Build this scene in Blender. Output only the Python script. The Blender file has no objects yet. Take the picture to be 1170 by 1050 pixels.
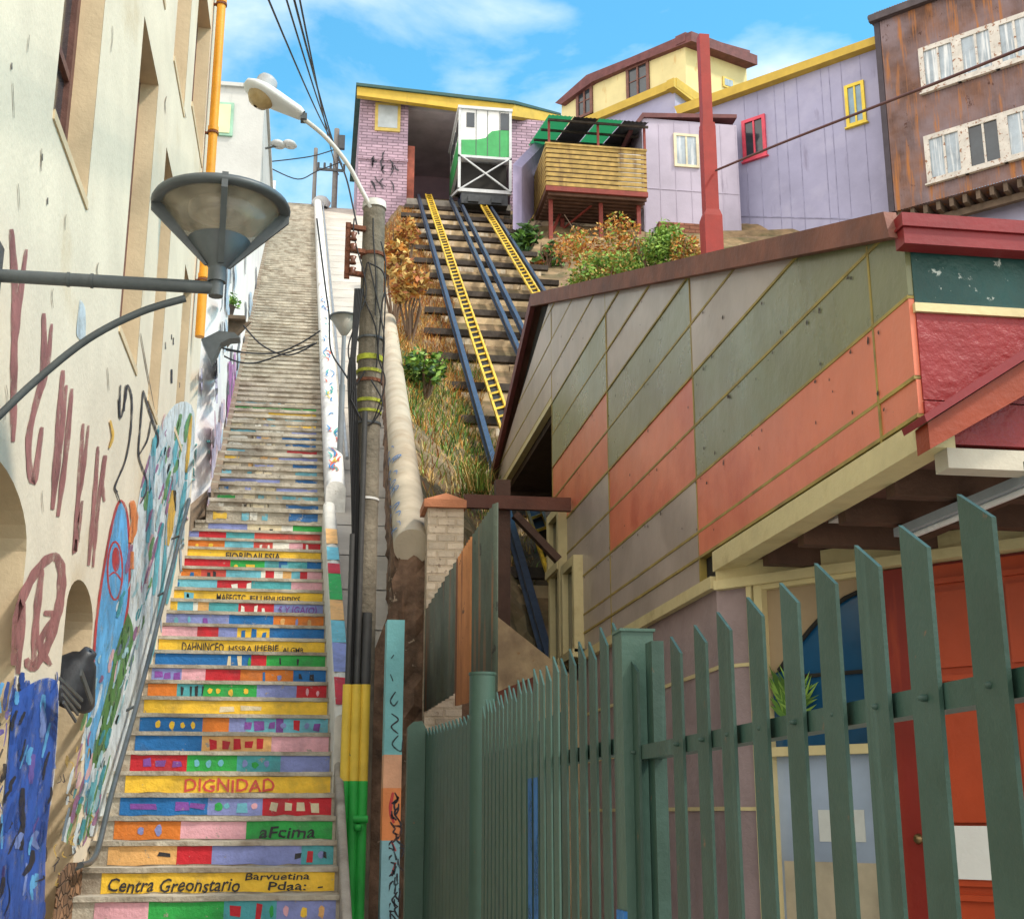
import bpy, bmesh, math, random
from mathutils import Vector, Matrix
random.seed(7)
R_ = math.radians
SC = bpy.context.scene
COL = SC.collection
# ------------------------------------------------------------------ camera, world, sun, exposure
F, CX, CY = 1500.0, 585.0, 525.0
YAW, PITCH = R_(8.6), R_(15.1)
cd = bpy.data.cameras.new('camera'); cam = bpy.data.objects.new('camera', cd); COL.objects.link(cam)
cd.sensor_fit = 'HORIZONTAL'; cd.sensor_width = 36; cd.lens = F/1170*36
cd.clip_start = 0.05; cd.clip_end = 3000
cam.location = (0, 0, 0); cam.rotation_euler = (math.pi/2+PITCH, 0, -YAW)
SC.camera = cam
SUN_AZ, SUN_EL = R_(122), R_(50)
w = bpy.data.worlds.new('World'); SC.world = w; w.use_nodes = True
nt = w.node_tree; nt.nodes.clear()
def wn(t, **k):
    n = nt.nodes.new(t)
    for a, b in k.items(): setattr(n, a, b)
    return n
sky = wn('ShaderNodeTexSky', sky_type='NISHITA', sun_disc=False)
sky.sun_elevation = SUN_EL; sky.sun_rotation = SUN_AZ; sky.air_density = 1.6; sky.dust_density = 0.4; sky.ozone_density = 1.0
tc = wn('ShaderNodeTexCoord')
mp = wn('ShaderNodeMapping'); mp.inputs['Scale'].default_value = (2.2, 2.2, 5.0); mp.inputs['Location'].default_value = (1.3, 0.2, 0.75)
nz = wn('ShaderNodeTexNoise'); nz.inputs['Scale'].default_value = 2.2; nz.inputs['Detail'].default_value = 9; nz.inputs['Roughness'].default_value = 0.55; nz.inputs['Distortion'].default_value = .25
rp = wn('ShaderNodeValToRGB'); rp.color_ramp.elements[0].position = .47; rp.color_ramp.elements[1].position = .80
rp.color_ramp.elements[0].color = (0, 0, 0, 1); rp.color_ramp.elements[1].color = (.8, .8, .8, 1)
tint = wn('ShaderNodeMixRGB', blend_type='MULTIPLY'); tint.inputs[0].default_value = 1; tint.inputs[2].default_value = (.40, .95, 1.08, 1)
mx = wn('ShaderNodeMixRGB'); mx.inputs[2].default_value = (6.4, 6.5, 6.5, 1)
bg = wn('ShaderNodeBackground'); bg.inputs[1].default_value = 0.15
ow = wn('ShaderNodeOutputWorld')
L = nt.links.new
sxy = wn('ShaderNodeSeparateXYZ'); L(tc.outputs['Generated'], sxy.inputs[0])
dy = wn('ShaderNodeMath', operation='MULTIPLY_ADD'); L(sxy.outputs[0], dy.inputs[0]); dy.inputs[1].default_value = .8; L(sxy.outputs[1], dy.inputs[2])
bank = wn('ShaderNodeMapRange', interpolation_type='SMOOTHSTEP'); L(dy.outputs[0], bank.inputs[0]); bank.inputs[1].default_value = .35; bank.inputs[2].default_value = -.55; bank.inputs[3].default_value = 0; bank.inputs[4].default_value = .9  # added unseen bright cloud, behind and left of the camera, to fill the shade
mb_ = wn('ShaderNodeMixRGB'); mb_.inputs[2].default_value = (9.4, 8.7, 7.9, 1); L(bank.outputs[0], mb_.inputs[0])
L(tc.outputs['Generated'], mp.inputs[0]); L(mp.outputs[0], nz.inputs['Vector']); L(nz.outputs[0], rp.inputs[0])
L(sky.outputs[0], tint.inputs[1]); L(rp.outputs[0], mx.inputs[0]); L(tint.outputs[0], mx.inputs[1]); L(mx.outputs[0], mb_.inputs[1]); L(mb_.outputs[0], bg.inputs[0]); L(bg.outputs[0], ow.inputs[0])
sd = bpy.data.lights.new('sun', 'SUN'); sd.energy = 2.2; sd.angle = R_(6); sd.color = (1, .91, .78)
so = bpy.data.objects.new('sun', sd); COL.objects.link(so)
sdir = Vector((math.sin(SUN_AZ)*math.cos(SUN_EL), math.cos(SUN_AZ)*math.cos(SUN_EL), math.sin(SUN_EL)))
so.rotation_euler = (-sdir).to_track_quat('-Z', 'Y').to_euler()
so.location = sdir*80
SC.view_settings.view_transform = 'Standard'; SC.view_settings.look = 'None'; SC.view_settings.gamma = 1
SC.view_settings.exposure = 0.68

# ------------------------------------------------------------------ survey: photo pixel + known plane -> world point (eye at the origin, street at z = -1.6)
_st, _ct, _sp, _cp = math.sin(YAW), math.cos(YAW), math.sin(PITCH), math.cos(PITCH)
RT = Vector((_ct, -_st, 0)); FW = Vector((_st*_cp, _ct*_cp, _sp)); UP = Vector((-_st*_sp, -_ct*_sp, _cp))
def ray(x, y): return FW + RT*((x-CX)/F) + UP*((CY-y)/F)
def P(x, y, X=None, Y=None, Z=None, pl=None):
    r = ray(x, y)
    if pl: t = pl[0].dot(pl[1])/r.dot(pl[1])
    elif X is not None: t = X/r.x
    elif Y is not None: t = Y/r.y
    else: t = Z/r.z
    return r*t
GROUND = -1.6

# ------------------------------------------------------------------ materials
MATS = {}
def mat(name, col, rough=.75, var=.18, scale=2.5, bump=.15, bscale=30, stain=None, chip=None, metal=0, spec=.4, alpha=None, tex=None, coat=0, wave=None, streak=None):
    """stain=(colour, amount 0..1, scale); chip=(colour, threshold, scale); streak=(colour, threshold) vertical run marks; wave=(axis, scale, depth); tex = ('brick'|'stone', ...)"""
    if name in MATS: return MATS[name]
    m = bpy.data.materials.new(name); m.use_nodes = True; MATS[name] = m
    n = m.node_tree; N = n.nodes; K = n.links.new
    b = N['Principled BSDF']
    def nd(t, **k):
        q = N.new(t)
        for a, c in k.items(): setattr(q, a, c)
        return q
    g = nd('ShaderNodeNewGeometry'); pos = g.outputs['Position']
    def noise(sc, det=6, vec=None, rgh=.6):
        q = nd('ShaderNodeTexNoise'); q.inputs['Scale'].default_value = sc; q.inputs['Detail'].default_value = det; q.inputs['Roughness'].default_value = rgh
        K(vec if vec else pos, q.inputs['Vector']); return q.outputs[0]
    def ramp(src, a, c, ca=(0, 0, 0, 1), cc=(1, 1, 1, 1)):
        q = nd('ShaderNodeValToRGB'); q.color_ramp.elements[0].position = a; q.color_ramp.elements[1].position = c
        q.color_ramp.elements[0].color = ca; q.color_ramp.elements[1].color = cc
        K(src, q.inputs[0]); return q.outputs[0]
    def mix(f, a, c):
        q = nd('ShaderNodeMixRGB')
        if isinstance(f, float): q.inputs[0].default_value = f
        else: K(f, q.inputs[0])
        for i, v in ((1, a), (2, c)):
            if isinstance(v, tuple): q.inputs[i].default_value = (*v[:3], 1)
            else: K(v, q.inputs[i])
        return q.outputs[0]
    def sc_(c, f): return tuple(min(1, x*f) for x in c[:3]) + (1,)
    cur = ramp(noise(scale), .32, .68, sc_(col, 1-var), sc_(col, 1+var))
    hsum = None
    if tex:
        mpn = nd('ShaderNodeMapping'); K(pos, mpn.inputs[0])
        if tex[0] == 'brick':
            # project (x+y, z) so courses are level on every upright face
            sx = nd('ShaderNodeSeparateXYZ'); K(pos, sx.inputs[0])
            ad = nd('ShaderNodeMath', operation='ADD'); K(sx.outputs[0], ad.inputs[0]); K(sx.outputs[1], ad.inputs[1])
            cb = nd('ShaderNodeCombineXYZ'); K(ad.outputs[0], cb.inputs[0]); K(sx.outputs[2], cb.inputs[1])
            br = nd('ShaderNodeTexBrick'); K(cb.outputs[0], br.inputs['Vector'])
            br.inputs['Scale'].default_value = 1; br.inputs['Brick Width'].default_value = tex[1]; br.inputs['Row Height'].default_value = tex[2]
            br.inputs['Mortar Size'].default_value = tex[3]; br.inputs['Mortar Smooth'].default_value = .3
            br.inputs['Color1'].default_value = (.75, .75, .75, 1); br.inputs['Color2'].default_value = (1.1, 1.1, 1.1, 1); br.inputs['Mortar'].default_value = (*tex[4], 1)
            q = nd('ShaderNodeMixRGB', blend_type='MULTIPLY'); q.inputs[0].default_value = 1; K(cur, q.inputs[1]); K(br.outputs[0], q.inputs[2]); cur = q.outputs[0]
            inv = nd('ShaderNodeMath', operation='SUBTRACT'); inv.inputs[0].default_value = 1; K(br.outputs['Fac'], inv.inputs[1]); hsum = (inv.outputs[0], .012)
        if tex[0] == 'stone':
            vo = nd('ShaderNodeTexVoronoi', feature='DISTANCE_TO_EDGE'); vo.inputs['Scale'].default_value = 1
            mpn.inputs['Scale'].default_value = tex[1]
            wz = nd('ShaderNodeTexNoise'); wz.inputs['Scale'].default_value = 4; wz.inputs['Detail'].default_value = 6; K(pos, wz.inputs['Vector'])
            wa = nd('ShaderNodeMixRGB', blend_type='ADD'); wa.inputs[0].default_value = .9; K(mpn.outputs[0], wa.inputs[1]); K(wz.outputs['Color'], wa.inputs[2])
            class _O: outputs = [wa.outputs[0]]
            mpn = _O; K(mpn.outputs[0], vo.inputs['Vector'])
            vc = nd('ShaderNodeTexVoronoi'); vc.inputs['Scale'].default_value = 1; K(mpn.outputs[0], vc.inputs['Vector'])
            hs = nd('ShaderNodeSeparateColor'); K(vc.outputs['Color'], hs.inputs[0])
            shade = ramp(hs.outputs[0], 0, 1, (.55, .55, .55, 1), (1.3, 1.25, 1.15, 1))
            q = nd('ShaderNodeMixRGB', blend_type='MULTIPLY'); q.inputs[0].default_value = 1; K(cur, q.inputs[1]); K(shade, q.inputs[2])
            ed = ramp(vo.outputs[0], .0, .12, (.25, .25, .25, 1))
            cur = mix(ed, tex[2], q.outputs[0]); hsum = (ed, .05)
    if stain:
        cur = mix(ramp(noise(stain[2], 8), .62-.35*stain[1], .78-.2*stain[1]), cur, stain[0])
    if streak:
        ms = nd('ShaderNodeMapping'); ms.inputs['Scale'].default_value = (streak[2] if len(streak) > 2 else 9,)*2 + (.45,); K(pos, ms.inputs[0])
        cur = mix(ramp(noise(1, 5, ms.outputs[0]), streak[1], streak[1]+.13), cur, streak[0])
    if chip:
        cur = mix(ramp(noise(chip[2], 9, None, .7), chip[1], chip[1]+.04), cur, chip[0])
    K(cur, b.inputs['Base Color'])
    b.inputs['Roughness'].default_value = rough; b.inputs['Metallic'].default_value = metal; b.inputs['Specular IOR Level'].default_value = spec
    rr = nd('ShaderNodeMapRange'); K(noise(scale*2.3), rr.inputs[0]); rr.inputs[3].default_value = max(.03, rough-.14); rr.inputs[4].default_value = min(1, rough+.14); K(rr.outputs[0], b.inputs['Roughness'])
    if coat: b.inputs['Coat Weight'].default_value = coat; b.inputs['Coat Roughness'].default_value = .15
    if alpha is not None: b.inputs['Alpha'].default_value = alpha
    nrm = None
    if bump:
        bp = nd('ShaderNodeBump'); bp.inputs['Strength'].default_value = bump; bp.inputs['Distance'].default_value = .03; K(noise(bscale, 5), bp.inputs['Height']); nrm = bp.outputs[0]
    if hsum:
        bp = nd('ShaderNodeBump'); bp.inputs['Strength'].default_value = .8; bp.inputs['Distance'].default_value = hsum[1]; K(hsum[0], bp.inputs['Height'])
        if nrm: K(nrm, bp.inputs['Normal'])
        nrm = bp.outputs[0]
    if wave:
        wv = nd('ShaderNodeTexWave', bands_direction=wave[0]); wv.inputs['Scale'].default_value = wave[1]; wv.inputs['Distortion'].default_value = 0; K(pos, wv.inputs['Vector'])
        bp = nd('ShaderNodeBump'); bp.inputs['Strength'].default_value = .6; bp.inputs['Distance'].default_value = wave[2]; K(wv.outputs[0], bp.inputs['Height'])
        if nrm: K(nrm, bp.inputs['Normal'])
        nrm = bp.outputs[0]
    if nrm: K(nrm, b.inputs['Normal'])
    return m
def glass(name, col, rough=.08):
    m = mat(name, col, rough=rough, var=.35, scale=1.2, bump=.02, bscale=3, spec=.8)
    return m
def paint(name, col, **k):
    d = dict(rough=.55, var=.1, scale=6, bump=.12, bscale=45); d.update(k); return mat(name, col, **d)

CONC = mat('weathered concrete', (.33, .30, .26), .9, .25, 3, .4, 25, stain=((.14, .12, .10), .35, 2.2))
STEPC = mat('worn stair concrete', (.47, .425, .345), .9, .28, 4, .5, 30, stain=((.24, .19, .14), .42, 3.5))
CREAM = mat('cream plaster', (.76, .66, .51), .85, .09, 1.2, .18, 22, stain=((.62, .48, .30), .12, .7), streak=((.55, .42, .27), .70, 5), chip=((.42, .36, .28), .735, 5))
REVEAL = mat('shade toned reveal plaster', (.68, .53, .34), .85, .12, 2, .15, 25, streak=((.42, .31, .19), .66, 4))  # cream plaster with the jambs' shade put into its tan colour
BROWNW = mat('brown window wood', (.15, .065, .05), .6, .3, 5, .2, 40)
DARKIN = mat('dark interior', (.02, .018, .016), .9, .2, 2, 0)
DARKGLASS = glass('dark window glass', (.03, .04, .05))
BLUEGLASS = glass('blue window glass', (.16, .27, .36))
GREYMET = mat('dark grey painted metal', (.075, .085, .09), .42, .2, 7, .08, 60, chip=((.2, .2, .19), .72, 16), spec=.5)
RUST = mat('rusted iron', (.17, .06, .03), .85, .4, 8, .4, 50)
ORANGEP = paint('orange yellow pipe paint', (.78, .33, .02), rough=.4, streak=((.5, .2, .02), .65))
WHITEW = mat('white washed wall', (.82, .79, .76), .85, .06, 2, .3, 15, stain=((.70, .64, .66), .3, 1.0), streak=((.55, .54, .57), .69, 3), chip=((.50, .45, .40), .71, 4))
MAUVEP = mat('purple graffiti paint', (.42, .18, .42), .7, .3, 4, .1)

# ------------------------------------------------------------------ mesh builder
class MB:
    def __init__(s): s.v = []; s.f = []; s.m = []; s.sm = []
    def add(s, vs, fs, mi=0, smooth=False):
        o = len(s.v); s.v += [Vector(q) for q in vs]
        for f in fs: s.f.append([o+i for i in f]); s.m.append(mi); s.sm.append(smooth)
        return s
    def box(s, a, b, mi=0):
        x0, y0, z0 = [min(a[i], b[i]) for i in range(3)]; x1, y1, z1 = [max(a[i], b[i]) for i in range(3)]
        return s.add([(x0,y0,z0),(x1,y0,z0),(x1,y1,z0),(x0,y1,z0),(x0,y0,z1),(x1,y0,z1),(x1,y1,z1),(x0,y1,z1)],
              [(0,3,2,1),(4,5,6,7),(0,1,5,4),(1,2,6,5),(2,3,7,6),(3,0,4,7)], mi)
    def obox(s, o, ax, ay, az, mi=0):
        o, ax, ay, az = map(Vector, (o, ax, ay, az))
        return s.add([o, o+ax, o+ax+ay, o+ay, o+az, o+ax+az, o+ax+ay+az, o+ay+az],
              [(0,3,2,1),(4,5,6,7),(0,1,5,4),(1,2,6,5),(2,3,7,6),(3,0,4,7)], mi)
    def prism(s, pts, ext, mi=0):
        n = len(pts); e = Vector(ext); pts = [Vector(p) for p in pts]
        return s.add(pts+[p+e for p in pts], [tuple(range(n))[::-1], tuple(range(n, 2*n))] + [(i, (i+1) % n, n+(i+1) % n, n+i) for i in range(n)], mi)
    def beam(s, a, b, wd, ht, mi=0, up=(0,0,1)):
        a, b = Vector(a), Vector(b); d = (b-a); u = Vector(up); sd_ = d.cross(u).normalized(); u = sd_.cross(d).normalized()
        return s.obox(a-sd_*wd/2-u*ht/2, d, sd_*wd, u*ht, mi)
    def tube(s, pts, r, n=10, mi=0, caps=True):
        pts = [Vector(p) for p in pts]; k = len(pts); rs = r if isinstance(r, (list, tuple)) else [r]*k
        vs = []; prev = None
        for i, p in enumerate(pts):
            t = (pts[min(i+1, k-1)]-pts[max(i-1, 0)]).normalized()
            u = (prev - t*prev.dot(t)) if prev is not None else t.orthogonal()
            u = u.normalized(); prev = u; v = t.cross(u)
            vs += [p+(u*math.cos(2*math.pi*j/n)+v*math.sin(2*math.pi*j/n))*rs[i] for j in range(n)]
        fs = [(i*n+j, i*n+(j+1) % n, (i+1)*n+(j+1) % n, (i+1)*n+j) for i in range(k-1) for j in range(n)]
        s.add(vs, fs, mi, True)
        if caps: s.add(vs[:n], [tuple(range(n))[::-1]], mi); s.add(vs[-n:], [tuple(range(n))], mi)
        return s
    def lathe(s, prof, c, n=24, mi=0, axis=Vector((0,0,1)), a0=0, a1=2*math.pi):
        c = Vector(c); axis = Vector(axis).normalized(); u = axis.orthogonal().normalized(); v = axis.cross(u); k = len(prof)
        full = abs(a1-a0-2*math.pi) < 1e-6; cols = n if full else n+1
        vs = [c+axis*h+(u*math.cos(a0+(a1-a0)*j/n)+v*math.sin(a0+(a1-a0)*j/n))*r for r, h in prof for j in range(cols)]
        fs = [(i*cols+j, i*cols+(j+1) % cols, (i+1)*cols+(j+1) % cols, (i+1)*cols+j) for i in range(k-1) for j in range(n)]
        return s.add(vs, fs, mi, True)
    def build(s, name, mats, parent=None):
        if not isinstance(mats, (list, tuple)): mats = [mats]
        if parent is not None:
            o = Vector((0,0,0)); q = parent
            while q is not None: o += q.location; q = q.parent
            loc = Vector((0,0,0))
        else:
            lo = Vector([min(v[i] for v in s.v) for i in range(3)]); hi = Vector([max(v[i] for v in s.v) for i in range(3)])
            o = Vector(((lo.x+hi.x)/2, (lo.y+hi.y)/2, lo.z)); loc = o
        me = bpy.data.meshes.new(name); me.from_pydata([v-o for v in s.v], [], s.f)
        for q in mats: me.materials.append(q)
        me.polygons.foreach_set('material_index', s.m); me.polygons.foreach_set('use_smooth', s.sm); me.update()
        ob = bpy.data.objects.new(name, me); COL.objects.link(ob); ob.location = loc
        if parent is not None: ob.parent = parent
        return ob
def tag(o, label=None, cat=None, group=None, kind=None):
    for k, v in (('label', label), ('category', cat), ('group', group), ('kind', kind)):
        if v: o[k] = v
    return o
def T(name, loc, label, cat, group=None):
    o = bpy.data.objects.new(name, None); COL.objects.link(o); o.location = Vector(loc); o.empty_display_size = .2
    return tag(o, label, cat, group)
def thing(name, mb, mats, label, cat, group=None): return tag(mb.build(name, mats), label, cat, group)
def struct(name, mb, mats): return tag(mb.build(name, mats), kind='structure')
def dup(o, delta, parent=None, label=None):
    c = o.copy(); COL.objects.link(c)
    if parent is not None: c.parent = parent
    else: c.location = o.location + Vector(delta)
    if label: c['label'] = label
    for ch in list(o.children):
        dup(ch, (0,0,0), c)
    return c
def text_part(s, name, mats, parent, origin, xd, zd, width, height, nrm, shear=0.0, jitter=0.0, bold=0.0):
    cu = bpy.data.curves.new(name, 'FONT'); cu.body = s; cu.size = 1; cu.shear = shear; cu.offset = bold; cu.resolution_u = 2
    to = bpy.data.objects.new(name, cu); COL.objects.link(to); bpy.context.view_layer.update()
    me = bpy.data.meshes.new_from_object(to.evaluated_get(bpy.context.evaluated_depsgraph_get()))
    bpy.data.objects.remove(to); xs = [v.co.x for v in me.vertices]; ys = [v.co.y for v in me.vertices]
    x0, x1, y0, y1 = min(xs), max(xs), min(ys), max(ys)
    m = MB(); origin, xd, zd, nrm = map(Vector, (origin, xd, zd, nrm)); ph = random.random()*9
    vs = []
    for v in me.vertices:
        u = (v.co.x-x0)/(x1-x0); q = (v.co.y-y0)/(y1-y0)
        q += jitter*math.sin(u*23+ph)*.5+jitter*.4*math.sin(u*57+ph)
        vs.append(origin+xd*u*width+zd*q*height+nrm*.004)
    m.add(vs, [list(p.vertices) for p in me.polygons]); bpy.data.meshes.remove(me)
    return m.build(name, mats, parent)
def smooth_line(pts, n=6):
    if len(pts) < 3: return pts
    out = []
    q = [pts[0]]+list(pts)+[pts[-1]]
    for i in range(1, len(q)-2):
        for j in range(n):
            t = j/n; a, b, c, d = q[i-1], q[i], q[i+1], q[i+2]
            out.append(tuple(.5*((2*b[k])+(-a[k]+c[k])*t+(2*a[k]-5*b[k]+4*c[k]-d[k])*t*t+(-a[k]+3*b[k]-3*c[k]+d[k])*t**3) for k in range(len(b))))
    out.append(pts[-1]); return out
LAYN = Vector((1, 0, 0))
def lift(mb, vs):
    mb.lay = getattr(mb, 'lay', 0)+1
    return [v+LAYN*(.00018*(mb.lay % 45)) for v in vs]
def stroke(mb, pts, wd, proj, mi=0, taper=True):
    """a brush stroke on a wall: a thin flat ribbon; pts and wd in survey pixels, proj maps them onto the wall"""
    p = smooth_line([tuple(map(float, q)) for q in pts]); n = len(p); vs = []
    for i, (x, y) in enumerate(p):
        ax, ay = p[max(i-1, 0)]; bx, by = p[min(i+1, n-1)]; l = math.hypot(bx-ax, by-ay) or 1
        nx, ny = -(by-ay)/l, (bx-ax)/l; hw = wd/2*((.55+.45*min(1, min(i, n-1-i)/3)) if taper else 1)*(1+.12*math.sin(i*1.7))
        vs += [proj(x+nx*hw, y+ny*hw), proj(x-nx*hw, y-ny*hw)]
    mb.add(lift(mb, vs), [(2*i, 2*i+1, 2*i+3, 2*i+2) for i in range(n-1)], mi)
def blob(mb, pts, proj, mi=0):
    p = smooth_line([tuple(map(float, q)) for q in list(pts)+[pts[0]]], 4)[:-1]
    mb.add(lift(mb, [proj(x, y) for x, y in p]), [tuple(range(len(p)))], mi)
def ell(cx, cy, rx, ry, n=14): return [(cx+rx*math.cos(2*math.pi*i/n), cy+ry*math.sin(2*math.pi*i/n)) for i in range(n)]
def leaf_cloud(mb, c, rad, n, size, nm, rnd=random, droop=0):
    c = Vector(c)
    for i in range(n):
        d = Vector((rnd.gauss(0,1), rnd.gauss(0,1), rnd.gauss(0,1))).normalized()*(rnd.random()**.45)
        k = 1+.25*math.sin(d.x*5+c.x)*math.cos(d.z*6+c.y)
        p = c+Vector((d.x*rad[0], d.y*rad[1], d.z*rad[2]))*k
        u = Vector((rnd.gauss(0,1), rnd.gauss(0,1), rnd.gauss(0,.6)-droop)).normalized(); v = u.orthogonal().normalized()
        v = (v*math.cos(rnd.random()*6)+u.cross(v)*math.sin(rnd.random()*6)).normalized()
        s = size*(.6+.8*rnd.random())
        mb.add([p-u*s, p+v*s*.45, p+u*s, p-v*s*.45], [(0,1,2,3)], rnd.randrange(nm))

# ------------------------------------------------------------------ the lie of the land
RD = Vector((0.0244, 1, .668))                       # direction of the funicular track
def zt(y): return 23.94+.668*(y-48)                  # top of the rails
N0 = P(385, 1022, Y=10.0)                            # first nosing, right end
RUN = .315; RISE = RUN*math.tan(R_(29.9))
def nos(k): return (10.0+RUN*k, N0.z+RISE*k)         # first flight nosings
NF = 24
Yl, Zl = nos(NF)
RUN2 = .315; RISE2 = .196
NU = 104
def lerp(a, b, t): return a+(b-a)*t
def xr(y):                                           # right edge of the stairs
    return lerp(.24, .06, (y-10)/6.55) if y < Yl else lerp(.07, -.64, (y-17.4)/30.6)
def xl(y):
    return lerp(-1.46, -1.70, (y-10)/6.55) if y < Yl else lerp(-1.46, -2.19, (y-17.4)/30.6)
def zs(y):                                           # stair surface
    if y < 10: return max(GROUND, N0.z+(y-10)/RUN*RISE)
    if y < Yl: return N0.z+(y-10)/RUN*RISE
    return Zl+(y-Yl)/RUN2*RISE2
CP0, CP1 = P(468, 598, Y=12.7), P(440, 328, Y=37.5)   # coping line of the stone retaining wall
def zc(y): return lerp(CP0.z, CP1.z, (y-CP0.y)/(CP1.y-CP0.y))
def xc(y): return lerp(CP0.x, CP1.x, (y-CP0.y)/(CP1.y-CP0.y))
def lerp(a, b, t): return a+(b-a)*t
def hill(x, y):
    t = zt(y)-.55
    base = max(GROUND, t)
    if x > 6.8: base += (x-6.8)*.10
    if x < 2.9: base = max(GROUND, lerp(max(zc(y), zs(y)-.2)-.12, t, min(1, max(0, (x-xc(y))/(2.75-xc(y))))))
    if y < 12.6: base = GROUND-.1
    if y > 50: base = min(base, zt(50)-.3+max(0, x-6.8)*.1)
    return base
m = MB()
gx = [-60, -30, -12, -6, -1.6, .3, .6, .8, 2, 4, 8, 14, 30, 60]; gy = [-40, -15, -5, 0, 4, 7, 8, 9, 12, 14, 30, 50, 120]
m.add([(x, y, GROUND) for y in gy for x in gx], [(j*len(gx)+i, j*len(gx)+i+1, (j+1)*len(gx)+i+1, (j+1)*len(gx)+i) for j in range(len(gy)-1) for i in range(len(gx)-1)])
struct('street', m, mat('street concrete', (.40, .38, .34), .9, .25, 1.5, .3, 30, stain=((.28, .26, .23), .3, 1)))
m = MB()
xs = [1.02+.14*i for i in range(13)]+[2.9, 4.5, 6.7, 7, 7.4, 7.8, 8.3, 8.8, 9.4, 10, 11, 12, 14, 17, 20, 24, 30, 40]
ys = [9.8+.33*i for i in range(124)]+[52, 55, 60, 70, 90, 140]
nx = len(xs)
vs = []
for y in ys:
    for x in xs:
        if x < 2.75: x = lerp(xc(y)-.05, 2.72, (x-1.02)/1.68)
        r = (random.random()-.5)
        rough = .16 if (x < 2.75 and x > 1.05) else (.25 if x > 7 else 0)
        vs.append((x+(r*.05 if 1.1 < x < 2.7 else 0), y, hill(x, y)+rough*(random.random()-.35)))
m.add(vs, [(j*nx+i, j*nx+i+1, (j+1)*nx+i+1, (j+1)*nx+i) for j in range(len(ys)-1) for i in range(nx-1)])
struct('hillside', m, mat('dry hillside earth', (.24, .16, .085), .95, .45, 1.6, .7, 9, stain=((.10, .085, .035), .55, 1.3), chip=((.36, .29, .19), .62, 5)))
# far ground beyond the top of the stairs
m = MB(); m.box((-40, 50.3, 20), (1.0, 120, zs(50)-.15)); struct('upper_terrace', m, CONC)

# ------------------------------------------------------------------ painted staircase
PAL = dict(Y=(.86,.54,.045), R=(.55,.018,.03), B=(.015,.15,.42), K=(.16,.48,.60), G=(.03,.38,.07), O=(.66,.19,.025), P=(.76,.40,.46), L=(.24,.28,.58),
           T=(.08,.38,.42), C=(.72,.62,.42), W=(.8,.78,.7), N=(.03,.03,.035), V=(.22,.07,.35), D=(.75,.42,.15), X=(.60,.08,.06))
PM = {}
def pm(c):
    if c not in PM: PM[c] = mat('stair paint '+{'Y':'yellow','R':'red','B':'blue','K':'sky blue','G':'green','O':'orange','P':'pink','L':'lavender','T':'teal','C':'cream','W':'white','N':'black','V':'violet','D':'peach','X':'scarlet'}[c],
                       PAL[c], .6, .16, 7, .3, 35, stain=(tuple(v*.6+.03 for v in PAL[c]), .3, 5), chip=((.34, .30, .25), .63, 12))
    return PM[c]
ST = T('painted_staircase', (-.6, 8, GROUND), 'long steep concrete public stairway with brightly painted risers climbing the hill', 'staircase')
m = MB()
for k in range(-6, NF+1):
    y, z = nos(k)
    if z-RISE < GROUND-.2: continue
    l = -1.62
    # tread with a slightly worn nosing, riser set back a little
    j = lambda: (random.random()-.5)*.008
    seg = 7
    for s_ in range(seg):
        x0 = lerp(l, xr(y)+.02, s_/seg); x1 = lerp(l, xr(y)+.02, (s_+1)/seg)
        a = j(); m.box((x0, y+.012, z-RISE-.3), (x1, y+RUN+.012, z-.032)); m.box((x0, y-.008+a, z-.034), (x1, y+RUN+.02, z+a*.5))
m.build('lower_flight', STEPC, ST)
m = MB()
for k in range(1, NU+1):
    y = Yl+RUN2*(k-1)+.02; z = Zl+RISE2*k
    for s_ in range(5):
        x0 = lerp(xl(y)-.02, xr(y)+.02, s_/5); x1 = lerp(xl(y)-.02, xr(y)+.02, (s_+1)/5)
        a = (random.random()-.5)*.03
        m.box((x0, y+.02, z-RISE2-.3), (x1, y+RUN2+.02, z-.052)); m.box((x0, y-.012+a, z-.054), (x1, y+RUN2+.03, z+a*.7))
m.box((xl(Yl+32)-.4, Yl+RUN2*NU, 18), (1.0, 60, zs(Yl+RUN2*NU)+.05))
m.build('upper_flight', STEPC, ST)
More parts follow.
